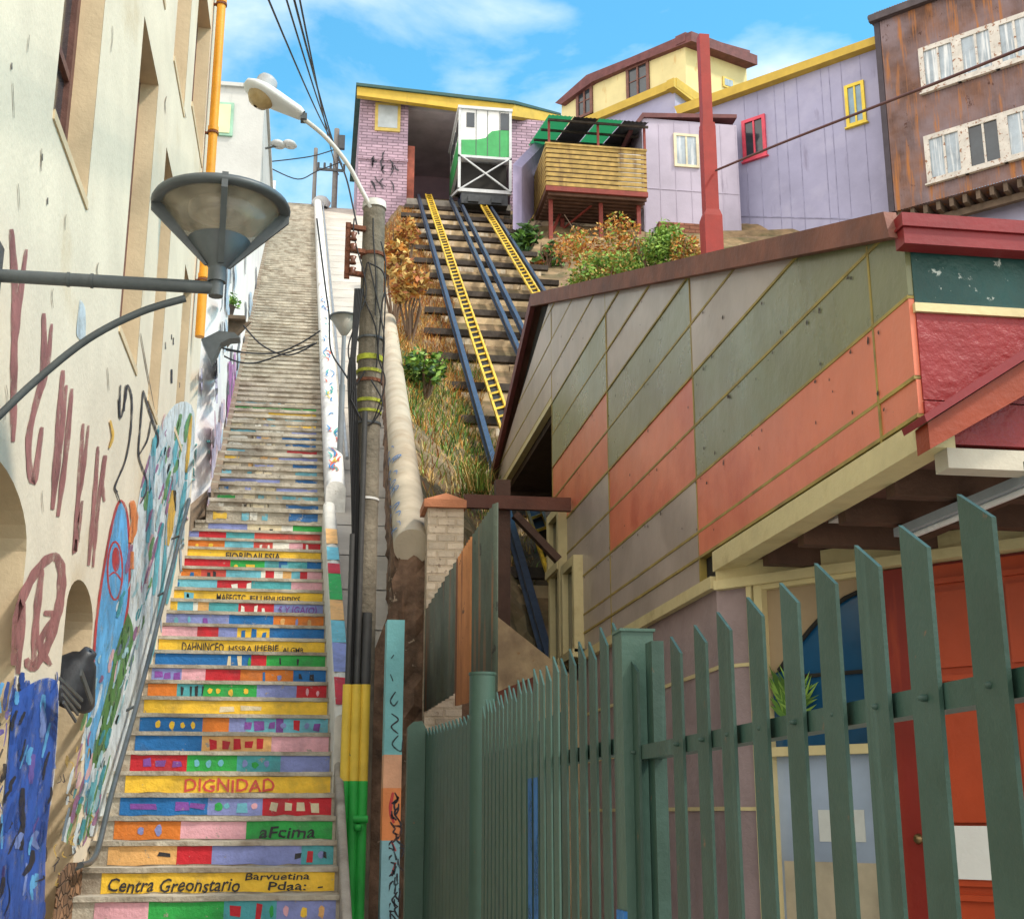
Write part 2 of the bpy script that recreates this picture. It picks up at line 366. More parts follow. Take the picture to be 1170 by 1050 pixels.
# rows: (segments, marks, text); mark = (colour, centre fraction, width fraction, height fraction)
ROWS = {
 -1: ('R.3 T.25 Y.45', [], None),
 0: ('P.22 G.31 T.22 L.25', [('R',.58,.045,.45),('R',.675,.03,.75),('G',.73,.02,.6),('P',.79,.03,.5),('Y',.865,.03,.55),('D',.94,.03,.6)], None),
 1: ('Y1', [], [('Centra Greonstario',.03,.56,.66,.08,'N',.25),('Barvuetina',.61,.28,.34,.62,'N',.1),('Pdaa:  -',.71,.24,.42,.12,'N',.1)]),
 2: ('D.3 R.155 L.40 T.145', [('N',.245,.05,.22),('N',.84,.03,.3),('R',.895,.03,.6),('L',.945,.03,.4),('N',.965,.015,.35)], None),
 3: ('O.3 P.30 G.40', [('L',.12,.03,.45),('L',.20,.035,.6)], [('aFcima',.66,.26,.62,.1,'N',.15)]),
 4: ('B.41 L.26 R.33', [('V',.11,.12,.35),('V',.29,.06,.5),('V',.36,.07,.3),('G',.46,.04,.5),('K',.5,.03,.3),('K',.57,.05,.5),('P',.63,.03,.35),('C',.725,.035,.45),('C',.79,.035,.45),('C',.855,.035,.45),('C',.92,.035,.45)], None),
 5: ('Y1', [], [('DIGNIDAD',.285,.44,.72,.1,'X',0)]),
 6: ('R.28 G.25 T.22 L.25', [('V',.08,.04,.5),('V',.15,.05,.4),('V',.23,.05,.4),('K',.33,.03,.5),('K',.39,.03,.5),('K',.45,.03,.45),('L',.57,.03,.5),('G',.62,.04,.4),('L',.68,.03,.4)], None),
 7: ('B.34 D.36 P.30', [('R',.40,.035,.6),('R',.465,.035,.45),('R',.525,.035,.7),('R',.585,.035,.4),('R',.64,.035,.65)], None),
 8: ('B.33 O.14 L.09 K.16 V.04 K.24', [('Y',.095,.03,.5),('Y',.17,.028,.62),('Y',.225,.025,.4),('Y',.28,.025,.45),('V',.57,.035,.45),('V',.63,.05,.6),('V',.70,.035,.45),('L',.76,.035,.4),('R',.83,.03,.6),('L',.885,.03,.4),('V',.94,.03,.5)], None),
 9: ('Y1', [('C',.45,.08,.35),('C',.58,.12,.3)], None),
 10: ('O.16 T.145 G.30 L.225 R.17', [('N',.19,.02,.5),('N',.24,.012,.7),('N',.27,.012,.7),('N',.30,.012,.7),('Y',.345,.03,.35),('Y',.39,.03,.35),('Y',.46,.03,.5),('Y',.545,.03,.4),('P',.89,.02,.5),('P',.95,.02,.4)], None),
 11: ('L.17 P.135 R.20 O.305 B.19', [('V',.04,.04,.45),('V',.09,.04,.4),('V',.145,.03,.5),('B',.64,.02,.6),('L',.73,.03,.4),('N',.85,.02,.4),('N',.92,.02,.4)], None),
 12: ('B.56 R.09 G.35', [('C',.43,.02,.7),('C',.49,.02,.7),('G',.55,.02,.7),('N',.73,.012,.45),('N',.84,.012,.45)], None),
 13: ('Y1', [], [('DAHNINCEO',.14,.25,.62,.16,'N',0),('HSSRA',.42,.14,.42,.2,'N',0),('JHEBJE',.57,.15,.55,.16,'N',0),('ALGMR',.745,.13,.36,.2,'N',0)]),
 14: ('P.215 R.13 L.115 Y.20 B.34', [('B',.5,.025,.5),('B',.56,.03,.75),('B',.625,.025,.4)], None),
 15: ('L.40 B.28 O.32', [('K',.07,.03,.5),('K',.15,.02,.5),('V',.25,.03,.4),('D',.74,.03,.6),('L',.83,.02,.6),('D',.91,.03,.6)], None),
 16: ('Y.06 K.10 W.03 D.07 T.19 R.23 L.32', [('W',.48,.02,.5),('W',.56,.02,.6),('W',.61,.02,.4)], [('S Y IGA(O)',.71,.25,.7,.1,'V',.1)]),
 17: ('Y1', [('K',.115,.06,.6),('C',.11,.02,.3)], [('MAEEGTC',.30,.19,.6,.16,'N',0),('EI',.52,.05,.5,.18,'N',0),('LIENUSEIDIYS',.59,.26,.5,.18,'N',0)]),
 18: ('K.29 R.23 T.27 P.21', [('B',.03,.02,.4),('W',.41,.04,.45),('W',.50,.03,.7)], None),
 19: ('O.17 X.17 K.24 W.03 R.06 W.06 D.06 K.06 R.05 P.10', [('B',.11,.03,.4),('N',.22,.025,.5),('N',.265,.02,.6)], None),
 20: ('R.36 G.24 T.10 B.06 T.14 B.10', [('Y',.40,.03,.3),('Y',.5,.06,.35),('K',.74,.05,.4)], None),
 21: ('Y1', [], [('FIORIDAILFSIA.',.32,.40,.66,.14,'N',0)]),
 22: ('O.30 K.21 X.14 W.12 P.10 R.13', [('Y',.10,.03,.3),('Y',.2,.04,.35),('W',.56,.02,.5),('W',.62,.02,.5),('W',.9,.02,.6)], None),
 23: ('L.10 R.20 T.21 X.49', [], None),
 24: ('L.34 C.30 W.10 G.26', [('N',.45,.02,.5),('N',.55,.03,.4)], None),
}
RLABEL = {1: 'yellow riser with black handwriting Centra Greonstario', 5: 'yellow riser lettered DIGNIDAD in red', 13: 'yellow riser lettered DAHNINCEO in black', 17: 'yellow riser lettered MAEEGTC in black', 21: 'yellow riser lettered FIORIDAILFSIA in black', 9: 'plain yellow riser with faded marks'}
def riser(k, y, z0, h, xa, xb, segs, marks, texts):
    m = MB(); cols = []
    def ci(c):
        if c not in cols: cols.append(c)
        return cols.index(c)
    t = .0
    for q in segs.split():
        c, f = q[0], float(q[1:]); a, b = t, min(1, t+f); t = b
        x0, x1 = lerp(xa, xb, a), lerp(xa, xb, b); n = max(2, int((x1-x0)/.09))
        # slightly wavy brushed edges
        top = [z0+h-.004+(random.random()-.5)*.010 for _ in range(n+1)]; bot = [z0+.008+(random.random()-.5)*.014 for _ in range(n+1)]
        vs = []
        for i in range(n+1):
            x = lerp(x0, x1, i/n)
            if 0 < i < n: x += (random.random()-.5)*.01
            vs += [(x, y, bot[i]), (x, y, top[i])]
        m.add(vs, [(2*i, 2*i+2, 2*i+3, 2*i+1) for i in range(n)], ci(c))
    for c, cx, wf, hf in marks:
        x = lerp(xa, xb, cx); wd = (xb-xa)*wf/2; zc_ = z0+h*(.5+(random.random()-.5)*.12); hh = h*hf/2; jj = lambda: (random.random()-.5)*.02
        if wf <= .04 and c in 'YKPGDL':
            m.add([(x+wd*math.cos(a)*random.uniform(.7,1.15), y-.003, zc_+hh*math.sin(a)*random.uniform(.75,1.15)) for a in [i*math.pi/5 for i in range(10)]], [tuple(range(10))], ci(c))
        else:
            m.add([(x-wd+jj(), y-.003, zc_-hh+jj()), (x+wd+jj(), y-.003, zc_-hh+jj()), (x+wd+jj(), y-.003, zc_+hh+jj()), (x-wd+jj(), y-.003, zc_+hh+jj())], [(0,1,2,3)], ci(c))
    o = m.build('painted_riser', [pm(c) for c in cols], ST)
    if k in RLABEL: o['label'] = RLABEL[k]
    for (s, f, wf, hf, zf, c, sh) in texts or []:
        text_part(s, 'lettering', pm(c), o, (lerp(xa, xb, f), y-.002, z0+h*zf), (1,0,0), (0,0,1), (xb-xa)*wf, h*hf, (0,-1,0), sh, .10, .012)
for k, (segs, marks, texts) in ROWS.items():
    y, z = nos(k); riser(k, y+.008, z-RISE, RISE-.034, xl(y)+.02, xr(y)-.005, segs, marks, texts)
PF = {}
def pf(c):
    if c not in PF: PF[c] = mat('worn '+pm(c).name, tuple(v*.85+.03 for v in PAL[c]), .75, .2, 7, .3, 35, chip=((.44,.40,.33), .555, 7))
    return PF[c]
# scattered remnants of paint on the upper flight
rs = random.Random(3)
UP_ = {}
for k in range(1, 38):
    y = Yl+RUN2*(k-1)+.02; z = Zl+RISE2*(k-1); a, b = xl(y)+.05, xr(y)-.02
    f = []
    fade = 1-k/60
    f.append((0.02, .10+.16*rs.random(), rs.choice('KKYDBWGC')))
    if rs.random() < .92: e0 = .55+.25*rs.random(); f.append((e0, .97, rs.choice('KBLGKBTY')))
    e1 = .27
    while e1 < .5:
        e2 = e1+.03+.08*rs.random(); f.append((e1, e2-.01, rs.choice('CWCDCLK'))); e1 = e2+.02*rs.random()
    if k > 17: f = []
    if k == 15: f = [(.02, .42, 'C'), (.42, .97, 'Y')]
    if k == 16: f = [(.02, .97, 'G')]
    if k == 17: f = [(.02, .55, 'K'), (.6, .97, 'C')]
    if k == 5: f = [(.02, .6, 'L'), (.75, .97, 'B')]
    if k == 9: f = [(.02, .2, 'K'), (.66, .97, 'R')]
    if k == 12: f = [(.02, .3, 'K'), (.3, .6, 'W'), (.7, .97, 'L')]
    m = MB(); cols = []
    for p0, p1, c in f:
        if c not in cols: cols.append(c)
        x0, x1 = lerp(a, b, p0), lerp(a, b, p1); n = 6; hh = RISE2-.06; lo = .02+.03*rs.random(); hi = hh-.02*rs.random()
        vs = []
        for i in range(n+1):
            x = lerp(x0, x1, i/n)+(rs.random()-.5)*.03; vs += [(x, y+.015, z+lo+(rs.random()-.5)*.02), (x, y+.015, z+hi+(rs.random()-.5)*.02)]
        m.add(vs, [(2*i, 2*i+2, 2*i+3, 2*i+1) for i in range(n)], cols.index(c))
    if f: m.build('faded_riser_paint', [pf(c) for c in cols], ST)

# ------------------------------------------------------------------ cream building on the left
XW = -1.6
CB = T('cream_building', (-4, 11, GROUND), 'cream plastered building with tall narrow windows and graffiti along the left of the stairs', 'building')
WIN = [(7.1, 8.3, 3.92, 6.5), (10.0, 11.1, 3.70, 6.45), (11.93, 12.72, 3.74, 6.27), (14.2, 15.05, 4.1, 6.02), (7.1, 8.3, 7.3, 9.6), (10.0, 11.1, 7.3, 9.6), (11.95, 13.07, 7.29, 9.6), (13.7, 15.2, 7.79, 9.7)]
ARC = [(5.9, 7.52, -1.2, 1.41, 1.72), (8.85, 9.95, -1.2, 1.30, 1.56)]       # y0, y1, sill, spring, crown
Y0W, Y1W, ZTW = 2.2, 16.6, 13.2
holes = [(a, b, c, d) for a, b, c, d in WIN]+[(a, b, c, e) for a, b, c, d, e in ARC]
ycut = sorted({Y0W, Y1W, *[h[0] for h in holes], *[h[1] for h in holes]}); zcut = sorted({GROUND-.1, ZTW, *[h[2] for h in holes], *[h[3] for h in holes]})
m = MB()
for i in range(len(ycut)-1):
    for j in range(len(zcut)-1):
        cy_, cz_ = (ycut[i]+ycut[i+1])/2, (zcut[j]+zcut[j+1])/2
        if any(h[0] < cy_ < h[1] and h[2] < cz_ < h[3] for h in holes): continue
        m.add([(XW, ycut[i], zcut[j]), (XW, ycut[i], zcut[j+1]), (XW, ycut[i+1], zcut[j+1]), (XW, ycut[i+1], zcut[j])], [(0,3,2,1)])
def archpts(a, n=14):
    y0, y1, s_, sp_, cr = a; c = (y0+y1)/2; r = (y1-y0)/2
    return [(c-r*math.cos(math.pi*i/n), sp_+(cr-sp_)*math.sin(math.pi*i/n)) for i in range(n+1)]
for a in ARC:
    pts = archpts(a)
    for (ya, za), (yb, zb) in zip(pts, pts[1:]): m.add([(XW, ya, za), (XW, ya, a[4]), (XW, yb, a[4]), (XW, yb, zb)], [(0,3,2,1)])
# far end, back and top of the block
m.add([(XW, Y1W, GROUND), (XW, Y1W, ZTW), (-9, Y1W, ZTW), (-9, Y1W, GROUND)], [(0,1,2,3)]); m.add([(XW, Y0W, ZTW), (XW, Y1W, ZTW), (-9, Y1W, ZTW), (-9, Y0W, ZTW)], [(0,3,2,1)])
m.add([(-9, Y0W, GROUND), (-9, Y1W, GROUND), (-9, Y1W, ZTW), (-9, Y0W, ZTW)], [(0,1,2,3)]); m.add([(XW, Y0W, GROUND), (-9, Y0W, GROUND), (-9, Y0W, ZTW), (XW, Y0W, ZTW)], [(0,1,2,3)])
m.build('wall', CREAM, CB)
for (a, b, c, d) in WIN:
    dp = .16; xi = XW-dp
    m = MB()   # reveals: two jambs, sill, soffit
    m.box((xi-.06, a-.05, c-.05), (XW-.002, a, d+.05)); m.box((xi-.06, b, c-.05), (XW-.002, b+.05, d+.05)); m.box((xi-.06, a, c-.06), (XW+.012, b, c)); m.box((xi-.06, a, d), (XW-.002, b, d+.05))
    wo = m.build('window', REVEAL, CB)
    m = MB(); f = .09
    m.box((xi-.05, a, c), (xi, a+f, d)); m.box((xi-.05, b-f, c), (xi, b, d)); m.box((xi-.05, a+f, c), (xi, b-f, c+f)); m.box((xi-.05, a+f, d-f), (xi, b-f, d))
    m.box((xi-.05, (a+b)/2-.035, c+f), (xi, (a+b)/2+.035, d-f))
    for q in (.33, .66): m.box((xi-.045, a+f, lerp(c, d, q)-.03), (xi-.006, b-f, lerp(c, d, q)+.03))
    m.build('frame', BROWNW, wo)
    m = MB(); m.box((xi-.06, a+.01, c+.01), (xi-.04, b-.01, d-.01)); m.build('pane', DARKGLASS, wo)
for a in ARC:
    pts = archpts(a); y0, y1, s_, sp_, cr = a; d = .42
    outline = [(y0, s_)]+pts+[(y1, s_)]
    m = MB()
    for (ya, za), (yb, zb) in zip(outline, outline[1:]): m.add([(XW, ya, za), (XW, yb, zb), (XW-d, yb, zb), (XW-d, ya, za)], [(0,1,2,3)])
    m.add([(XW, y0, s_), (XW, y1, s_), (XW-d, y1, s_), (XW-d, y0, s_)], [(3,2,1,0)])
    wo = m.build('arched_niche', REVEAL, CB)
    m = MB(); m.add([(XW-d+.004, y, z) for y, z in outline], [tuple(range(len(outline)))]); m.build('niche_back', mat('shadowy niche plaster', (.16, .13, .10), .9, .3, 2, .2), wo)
# rubble plinth showing where the plaster has fallen
m = MB(); pl = [(60,1050),(66,1000),(78,985),(96,985),(92,1050)]
m.prism([P(x, y, X=XW) for x, y in pl], (.012, 0, 0)); m.build('bare_stone_patch', mat('bare brick rubble', (.30, .17, .10), .95, .3, 4, .6, 12, tex=('stone', (7, 7, 14), (.06, .045, .03))), CB)
# drainpipe
m = MB(); pp = [P(250, -30, X=XW+.12), P(248.5, 20, X=XW+.12), P(230, 385, X=XW+.12)]
yq = pp[2].y
m.tube([(XW+.10, yq, pp[2].z), (XW+.10, yq, 10.55)], .058, 14); m.tube([(XW+.10, yq, 10.5), (XW+.10, yq, 10.62), (XW+.02, yq-.03, 10.7)], .068, 14)
for z in (10.2, 8.35, 6.35): m.tube([(XW+.10, yq, z-.03), (XW+.10, yq, z+.03)], .068, 14)
dpipe = m.build('drainpipe', ORANGEP, CB)
m = MB()
for z in (10.15, 8.3, 6.3): m.tube([(XW+.10, yq, z-.02), (XW+.10, yq, z+.005)], .074, 14); m.box((XW-.01, yq-.02, z-.02), (XW+.06, yq+.02, z))
m.build('pipe_clamp', RUST, dpipe)
# ---- graffiti on the cream wall
lay = [0]
def wallp(eps): return lambda x, y: P(x, y, X=XW+eps)
def gr(name, mats, fn, label=None, eps=None):
    lay[0] += 1; m = MB(); m.lay = 3*lay[0]; fn(m, wallp(eps or .003)); o = m.build(name, mats, CB)
    if label: o['label'] = label
def gp(n, c):
    nm = 'spray paint '+n
    if nm in MATS: return MATS[nm]
    m = mat(nm, c, .7, .3, 4, .08, 40); t = m.node_tree; g = t.nodes.new('ShaderNodeNewGeometry'); z = t.nodes.new('ShaderNodeTexNoise'); z.inputs['Scale'].default_value = 5; z.inputs['Detail'].default_value = 10; z.inputs['Roughness'].default_value = .75
    r = t.nodes.new('ShaderNodeMapRange'); r.inputs[1].default_value = .34; r.inputs[2].default_value = .52; r.inputs[3].default_value = .30; r.inputs[4].default_value = .95
    t.links.new(g.outputs['Position'], z.inputs['Vector']); t.links.new(z.outputs[0], r.inputs[0]); t.links.new(r.outputs[0], t.nodes['Principled BSDF'].inputs['Alpha']); return m
MV, BLK, BLU, SKYB, GRN, REDP, ORP, CYA, WHT, PNK, YEL = gp('mauve', (.33,.135,.125)), gp('black', (.03,.03,.04)), gp('cobalt', (.03,.10,.42)), gp('sky blue', (.12,.40,.72)), gp('green', (.09,.22,.06)), gp('red', (.5,.05,.05)), gp('orange', (.72,.22,.06)), gp('cyan', (.12,.42,.50)), gp('white', (.75,.75,.74)), gp('pink', (.62,.32,.36)), gp('yellow', (.68,.40,.06))
def letters(m, p):
    for pts, wd in [([(13,262),(17,330),(16,420),(15,505)],8),([(30,285),(22,350),(17,400)],6),
        ([(50,358),(49,425),(33,500),(38,552),(48,488)],7),([(59,370),(54,420),(45,455)],5),
        ([(72,423),(66,500),(60,582)],7),([(60,582),(68,520),(76,440)],5),([(82,444),(75,520),(66,590)],6),
        ([(95,484),(90,560),(85,632),(94,572)],5),([(101,486),(95,540),(90,570)],4),
        ([(112,510),(107,580),(101,646)],5),([(119,520),(112,580),(106,648)],4),([(121,520),(117,550),(119,573)],4)]: stroke(m, pts, wd, p)
gr('lettering', MV, letters, 'row of tall dripping mauve spray painted letters')
def bigr(m, p):
    for pts, wd in [([(15,760),(22,695),(40,655),(60,636),(70,650),(68,690),(55,735),(38,762),(30,752)],10),([(48,650),(42,700),(38,760)],8),([(50,700),(62,705),(45,735),(58,760)],8),([(16,712),(25,690),(20,770)],9)]: stroke(m, pts, wd, p)
gr('monogram', MV, bigr, 'large looping mauve painted monogram')
gr('mural_ground', gp('pale blue white', (.62,.68,.70)), lambda m, p: blob(m, [(176,500),(200,462),(222,472),(216,565),(192,660),(166,760),(136,870),(108,955),(96,925),(112,880),(140,740),(150,640),(160,560)], p), 'pale painted ground along the handrail')
def figure(m, p):
    blob(m, [(138,573),(146,600),(145,690),(130,762),(114,825),(102,905),(96,900),(99,830),(108,740),(114,690),(120,640),(128,595)], p, 0)
gr('mural_figure', SKYB, figure, 'tall sky blue painted figure')
def figline(m, p):
    stroke(m, [(104,800),(110,710),(120,640),(130,590),(138,572),(146,596),(147,680),(136,740)], 2.6, p)
    stroke(m, ell(131,652,8.5,33)+[ell(131,652,8.5,33)[0]], 2.2, p); blob(m, ell(132,639,4.5,14), p); stroke(m, [(124,658),(131,654),(139,664)], 2, p)
gr('mural_outline', REDP, figline)
def green(m, p):
    blob(m, [(146,700),(152,722),(146,760),(132,815),(112,875),(104,905),(107,850),(122,790),(134,735)], p)
    stroke(m, [(140,730),(128,790),(112,850)], 5, p)
gr('mural_leaves', GRN, green, 'green painted foliage of the mural')
def gdark(m, p):
    rr = random.Random(5)
    for i in range(22):
        t = rr.random(); x = lerp(144, 110, t)+rr.uniform(-7, 7); y = lerp(715, 880, t); stroke(m, [(x, y), (x-2+rr.random()*3, y+5+rr.random()*6)], 2, p)
gr('mural_leaf_marks', gp('dark green', (.02,.07,.04)), gdark)
def cobalt(m, p):
    blob(m, [(14,795),(40,778),(58,775),(66,790),(62,870),(52,960),(44,1060),(-12,1060),(2,930)], p)
gr('mural_field', BLU, cobalt, 'cobalt blue painted field at the foot of the wall')
def cobalt2(m, p):
    rr = random.Random(8)
    for i in range(130):
        x = rr.uniform(-4, 66); y = rr.uniform(768, 1045)-abs(x-40)*.2; x -= (y-780)*.06; l = rr.uniform(6, 46)
        stroke(m, [(x, y), (x-2+rr.uniform(-4, 3), y+l*.5), (x-4+rr.uniform(-7, 5), y+l)], rr.uniform(1.5, 7), p, rr.choice([0,0,0,1,1,2,2,2,3,4]))
gr('mural_strokes', [gp('deep cobalt', (.02,.07,.30)), gp('periwinkle', (.20,.28,.60)), BLK, SKYB, gp('violet blue', (.14,.10,.36))], cobalt2, 'restless cobalt, periwinkle and black brush strokes')
def birds(m, p):
    for pts, wd in [([(135,455),(137,478),(143,455),(145,440),(150,455),(149,490),(143,525),(131,555),(134,562)],2),([(163,446),(160,486),(158,520),(166,545),(167,560),(160,575)],2),([(163,446),(172,475),(180,500),(178,512)],2.4),([(158,520),(168,502),(172,480)],2),([(137,440),(136,476)],3),([(143,440),(141,470)],3),([(131,558),(137,575)],2.5)]: stroke(m, pts, wd, p)
gr('line_drawing', BLK, birds, 'black line drawing of two birds')
def cyan(m, p):
    for pts, wd in [([(203,500),(199,520),(202,540),(196,560)],5),([(212,550),(207,580),(199,640),(190,690)],5),([(176,500),(172,560),(168,620)],6),([(182,610),(178,650),(175,680)],5),([(190,600),(186,660),(178,720),(170,760)],4),([(100,930),(104,905),(110,880)],6),([(214,520),(212,548)],5)]: stroke(m, pts, wd, p)
gr('splashes', CYA, cyan, 'cyan paint splashes')
def grey_(m, p):
    rr = random.Random(4)
    for i in range(26):
        x = rr.uniform(165, 208); y = rr.uniform(500, 700); stroke(m, [(x, y), (x-2+rr.random()*4, y+12), (x-3+rr.random()*6, y+26+rr.random()*26)], rr.uniform(1.5, 4), p)
gr('smudges', gp('grey blue', (.36,.45,.52)), grey_)
gr('splashes', YEL, lambda m, p: (stroke(m, [(198,560),(195,590),(190,623)], 8, p), stroke(m, [(218,475),(215,510),(212,540)], 4, p), stroke(m, [(125,480),(128,498),(124,512)], 3, p)), 'ochre yellow painted bars')
gr('splashes', ORP, lambda m, p: (stroke(m, [(150,572),(153,595),(148,620)], 8, p), stroke(m, [(150,630),(150,650)], 7, p)), 'orange painted blot')
gr('splashes', PNK, lambda m, p: (stroke(m, [(150,690),(148,740),(140,790),(128,850)], 4, p), stroke(m, [(166,600),(164,625)], 7, p), stroke(m, [(165,700),(158,760),(142,830)], 3, p)), 'pink painted streaks')
def whites(m, p):
    for pts, wd in [([(172,610),(166,680),(158,740),(140,830),(122,900)],7),([(160,700),(150,760),(132,840)],4),([(66,800),(62,860),(57,920)],4)]: stroke(m, pts, wd, p)
gr('splashes', WHT, whites, 'white painted streaks')
def slots(m, p):
    for x, y in [(90,345),(95,382)]: pass
    blob(m, [(91,342),(97,352),(98,380),(96,390),(88,384),(88,368)], p)
gr('sticker', gp('pale blue', (.55,.62,.66)), slots, 'pale blue paper scrap')
def dots(m, p):
    for x, y, s in [(196,430,4),(198,390,2),(189,395,2),(196,385,1.5),(205,440,1.5),(13,76,2),(48,180,2),(54,230,2)]: stroke(m, [(x, y-s*2), (x, y+s*2)], s, p)
gr('drips', BLK, dots)
WASH = [gp('wash '+n_, c_) for n_, c_ in (('aqua', (.34,.55,.60)), ('rose', (.62,.40,.42)), ('ice', (.60,.68,.72)), ('slate', (.16,.22,.28)), ('teal', (.05,.28,.33)), ('plum', (.30,.14,.26)), ('leaf', (.12,.28,.10)))]
def washes(m, p):
    rr = random.Random(77)
    for i in range(230):
        t = rr.random(); y = 470+t*470; xe_ = 222-(y-470)*.235; x = xe_-rr.random()**1.5*lerp(34, 44, t)-4
        l = rr.uniform(8, 40); stroke(m, [(x, y), (x-1.5+rr.random()*2-l*.1, y+l*.5), (x-3+rr.random()*4-l*.2, y+l)], rr.uniform(1, 5), p, rr.choice([0,0,1,2,2,3,4,5,6,6]))
gr('wash_strokes', WASH, washes, 'thin layered strokes of faded paint beside the handrail')
def tags(m, p):
    rr = random.Random(55)
    for i in range(26):
        x = rr.uniform(62, 112); y = rr.uniform(850, 1010); stroke(m, [(x, y), (x+rr.uniform(-5,5), y+rr.uniform(3,9)), (x+rr.uniform(-6,6), y+rr.uniform(6,16))], 1.3, p, rr.choice([0,1]))
gr('tags', [BLK, gp('mustard', (.55,.36,.08))], tags)
def cracks(m, p):
    rr = random.Random(19)
    for x, y, l in ((14,95,40),(47,170,26),(33,40,20),(75,245,18),(190,110,20),(128,30,30),(60,330,22),(20,210,30),(112,300,24),(48,560,25),(88,600,20),(6,440,40),(122,420,26)):
        stroke(m, [(x, y), (x+rr.uniform(-2,2), y+l*.4), (x+rr.uniform(-3,3), y+l)], rr.uniform(.5,.9), p)
    for (x0, y0), (x1, y1) in (((61,121),(99,236)),((205,105),(211,131)),((160,380),(176,470))): stroke(m, [(x0, y0+1), ((x0+x1)/2, (y0+y1)/2+1), (x1+1, y1+4)], 1.0, p)
gr('hairline_cracks', mat('dirt in cracks', (.22,.17,.12), .9), cracks)
# crushed lamp hanging in the arched niche
LN = T('broken_wall_lamp', P(82, 840, X=XW+.02), 'crushed black lamp bowl stuck in the arched niche of the cream wall', 'lamp')
c = P(84, 770, X=XW-.02); m = MB()
m.lathe([(.012,.20),(.05,.20),(.06,.15),(.10,.12),(.20,-.04),(.245,-.11),(.25,-.14),(.235,-.14),(.18,-.03),(.08,.10)], c, 22, axis=Vector((.55, -.35, .75))); m.build('bowl', mat('glossy black metal', (.035,.037,.042), .35, .4, 6, .15, 20, chip=((.2,.2,.2), .66, 9)), LN)
for i in range(4):
    a = P(68+1.5*i, 775+9*i, X=XW+.11); b = P(94-2.5*i, 800+8*i, X=XW+.11); m = MB(); m.beam(a, b, .012, .02); m.build('fin', GREYMET, LN)
m = MB(); m.prism([P(92,764, X=XW+.13), P(105,800, X=XW+.13), P(103,806, X=XW+.13), P(91,772, X=XW+.13)], (.012,0,0)); m.build('flap', GREYMET, LN)
# handrail
HR = T('handrail', P(90, 985, X=XW+.08), 'dark steel handrail bracketed to the graffiti wall beside the painted steps', 'handrail')
hp = [(92,988),(104,984),(113,966),(128,905),(156,806),(186,690),(216,572)]
m = MB(); q = [P(x, y, X=XW+.09) for x, y in hp]; q = smooth_line([tuple(v) for v in q], 5); m.tube(q, .022, 10); m.tube([P(216,572, X=XW+.09), P(216,570, X=XW)], .02, 8); m.build('rail', GREYMET, HR)
for x, y in [(156,806),(190,676),(205,612),(100,986)]:
    m = MB(); a = P(x, y, X=XW+.09); m.tube([a, (XW-.01, a.y, a.z-.05)], .012, 8); m.build('bracket', GREYMET, HR)

# ------------------------------------------------------------------ near wall lamp on its bracket
YL = 6.2
WL = T('bracket_wall_lamp', P(0, 318, X=XW), 'large dark conical street lamp on a long steel bracket, nearest of the cream wall lamps', 'street lamp')
m = MB(); zarm = P(120, 322, Y=YL).z
xe = P(247, 330, Y=YL).x
m.tube([(XW, YL, zarm), (xe+.01, YL, zarm)], .033, 14)
for x in (78, 105): xx = P(x, 322, Y=YL).x; m.tube([(xx-.006, YL, zarm), (xx+.006, YL, zarm)], .037, 14)
m.build('arm', GREYMET, WL)
m = MB(); br = [(-6,480),(40,436),(100,388),(160,357),(212,341)]
m.tube(smooth_line([tuple(P(x, y, Y=YL)) for x, y in br], 6), .019, 10); m.build('brace', GREYMET, WL)
m = MB(); m.box((XW, YL-.05, zarm-.75), (XW+.03, YL+.05, zarm+.16)); m.build('wall_plate', GREYMET, WL)
zr = P(247, 237, Y=YL).z; zb = P(247, 305, Y=YL).z; RB = .335
m = MB(); m.tube([(xe, YL, zarm-.045), (xe, YL, zb-.02)], .036, 14); m.tube([(xe, YL, zarm+.03), (xe, YL, zb-.01)], .046, 14); m.build('socket', GREYMET, WL)
m = MB(); m.lathe([(.045, zb-zr-.01), (.055, zb-zr+.01), (.155, zb-zr+.135), (.15, zb-zr+.14), (.04, zb-zr+.03)], (xe, YL, zr), 32); m.build('lower_bowl', GREYMET, WL)
m = MB(); m.lathe([(.152, zb-zr+.135), (.295, -.01), (.288, -.008), (.147, zb-zr+.14)], (xe, YL, zr), 40)
gm = mat('smoky lamp glass', (.42, .36, .27), .15, .5, 5, .05, 12, spec=.7, alpha=.42); m.build('glass_shade', gm, WL)
m = MB(); m.lathe([(.285, -.012), (RB, -.015), (RB+.01, .0), (RB, .022), (.22, .05), (.02, .06)], (xe, YL, zr), 40); m.build('cap', GREYMET, WL)
m = MB(); m.lathe([(.16, .0), (.16, -.04), (.11, -.045), (.11, -.02), (.05, -.03), (.05, -.06), (.0, -.06)], (xe, YL, zr), 28); m.build('reflector', mat('dull aluminium', (.42,.37,.30), .35, .3, 5, .1, 20, metal=.5), WL)
for k in range(4):
    a = math.radians(-90+90*k+4); d = Vector((math.cos(a), math.sin(a), 0)); t_ = Vector((-d.y, d.x, 0)); o = Vector((xe, YL, zr)); m = MB()
    m.prism([o+d*.05+Vector((0,0,zb-zr)), o+d*.062+Vector((0,0,zb-zr)), o+d*(RB+.004)+Vector((0,0,-.05)), o+d*(RB+.004)+Vector((0,0,.03)), o+d*(RB-.03)+Vector((0,0,.03))], t_*.018 if k % 2 else t_*.03); m.build('rib', GREYMET, WL)

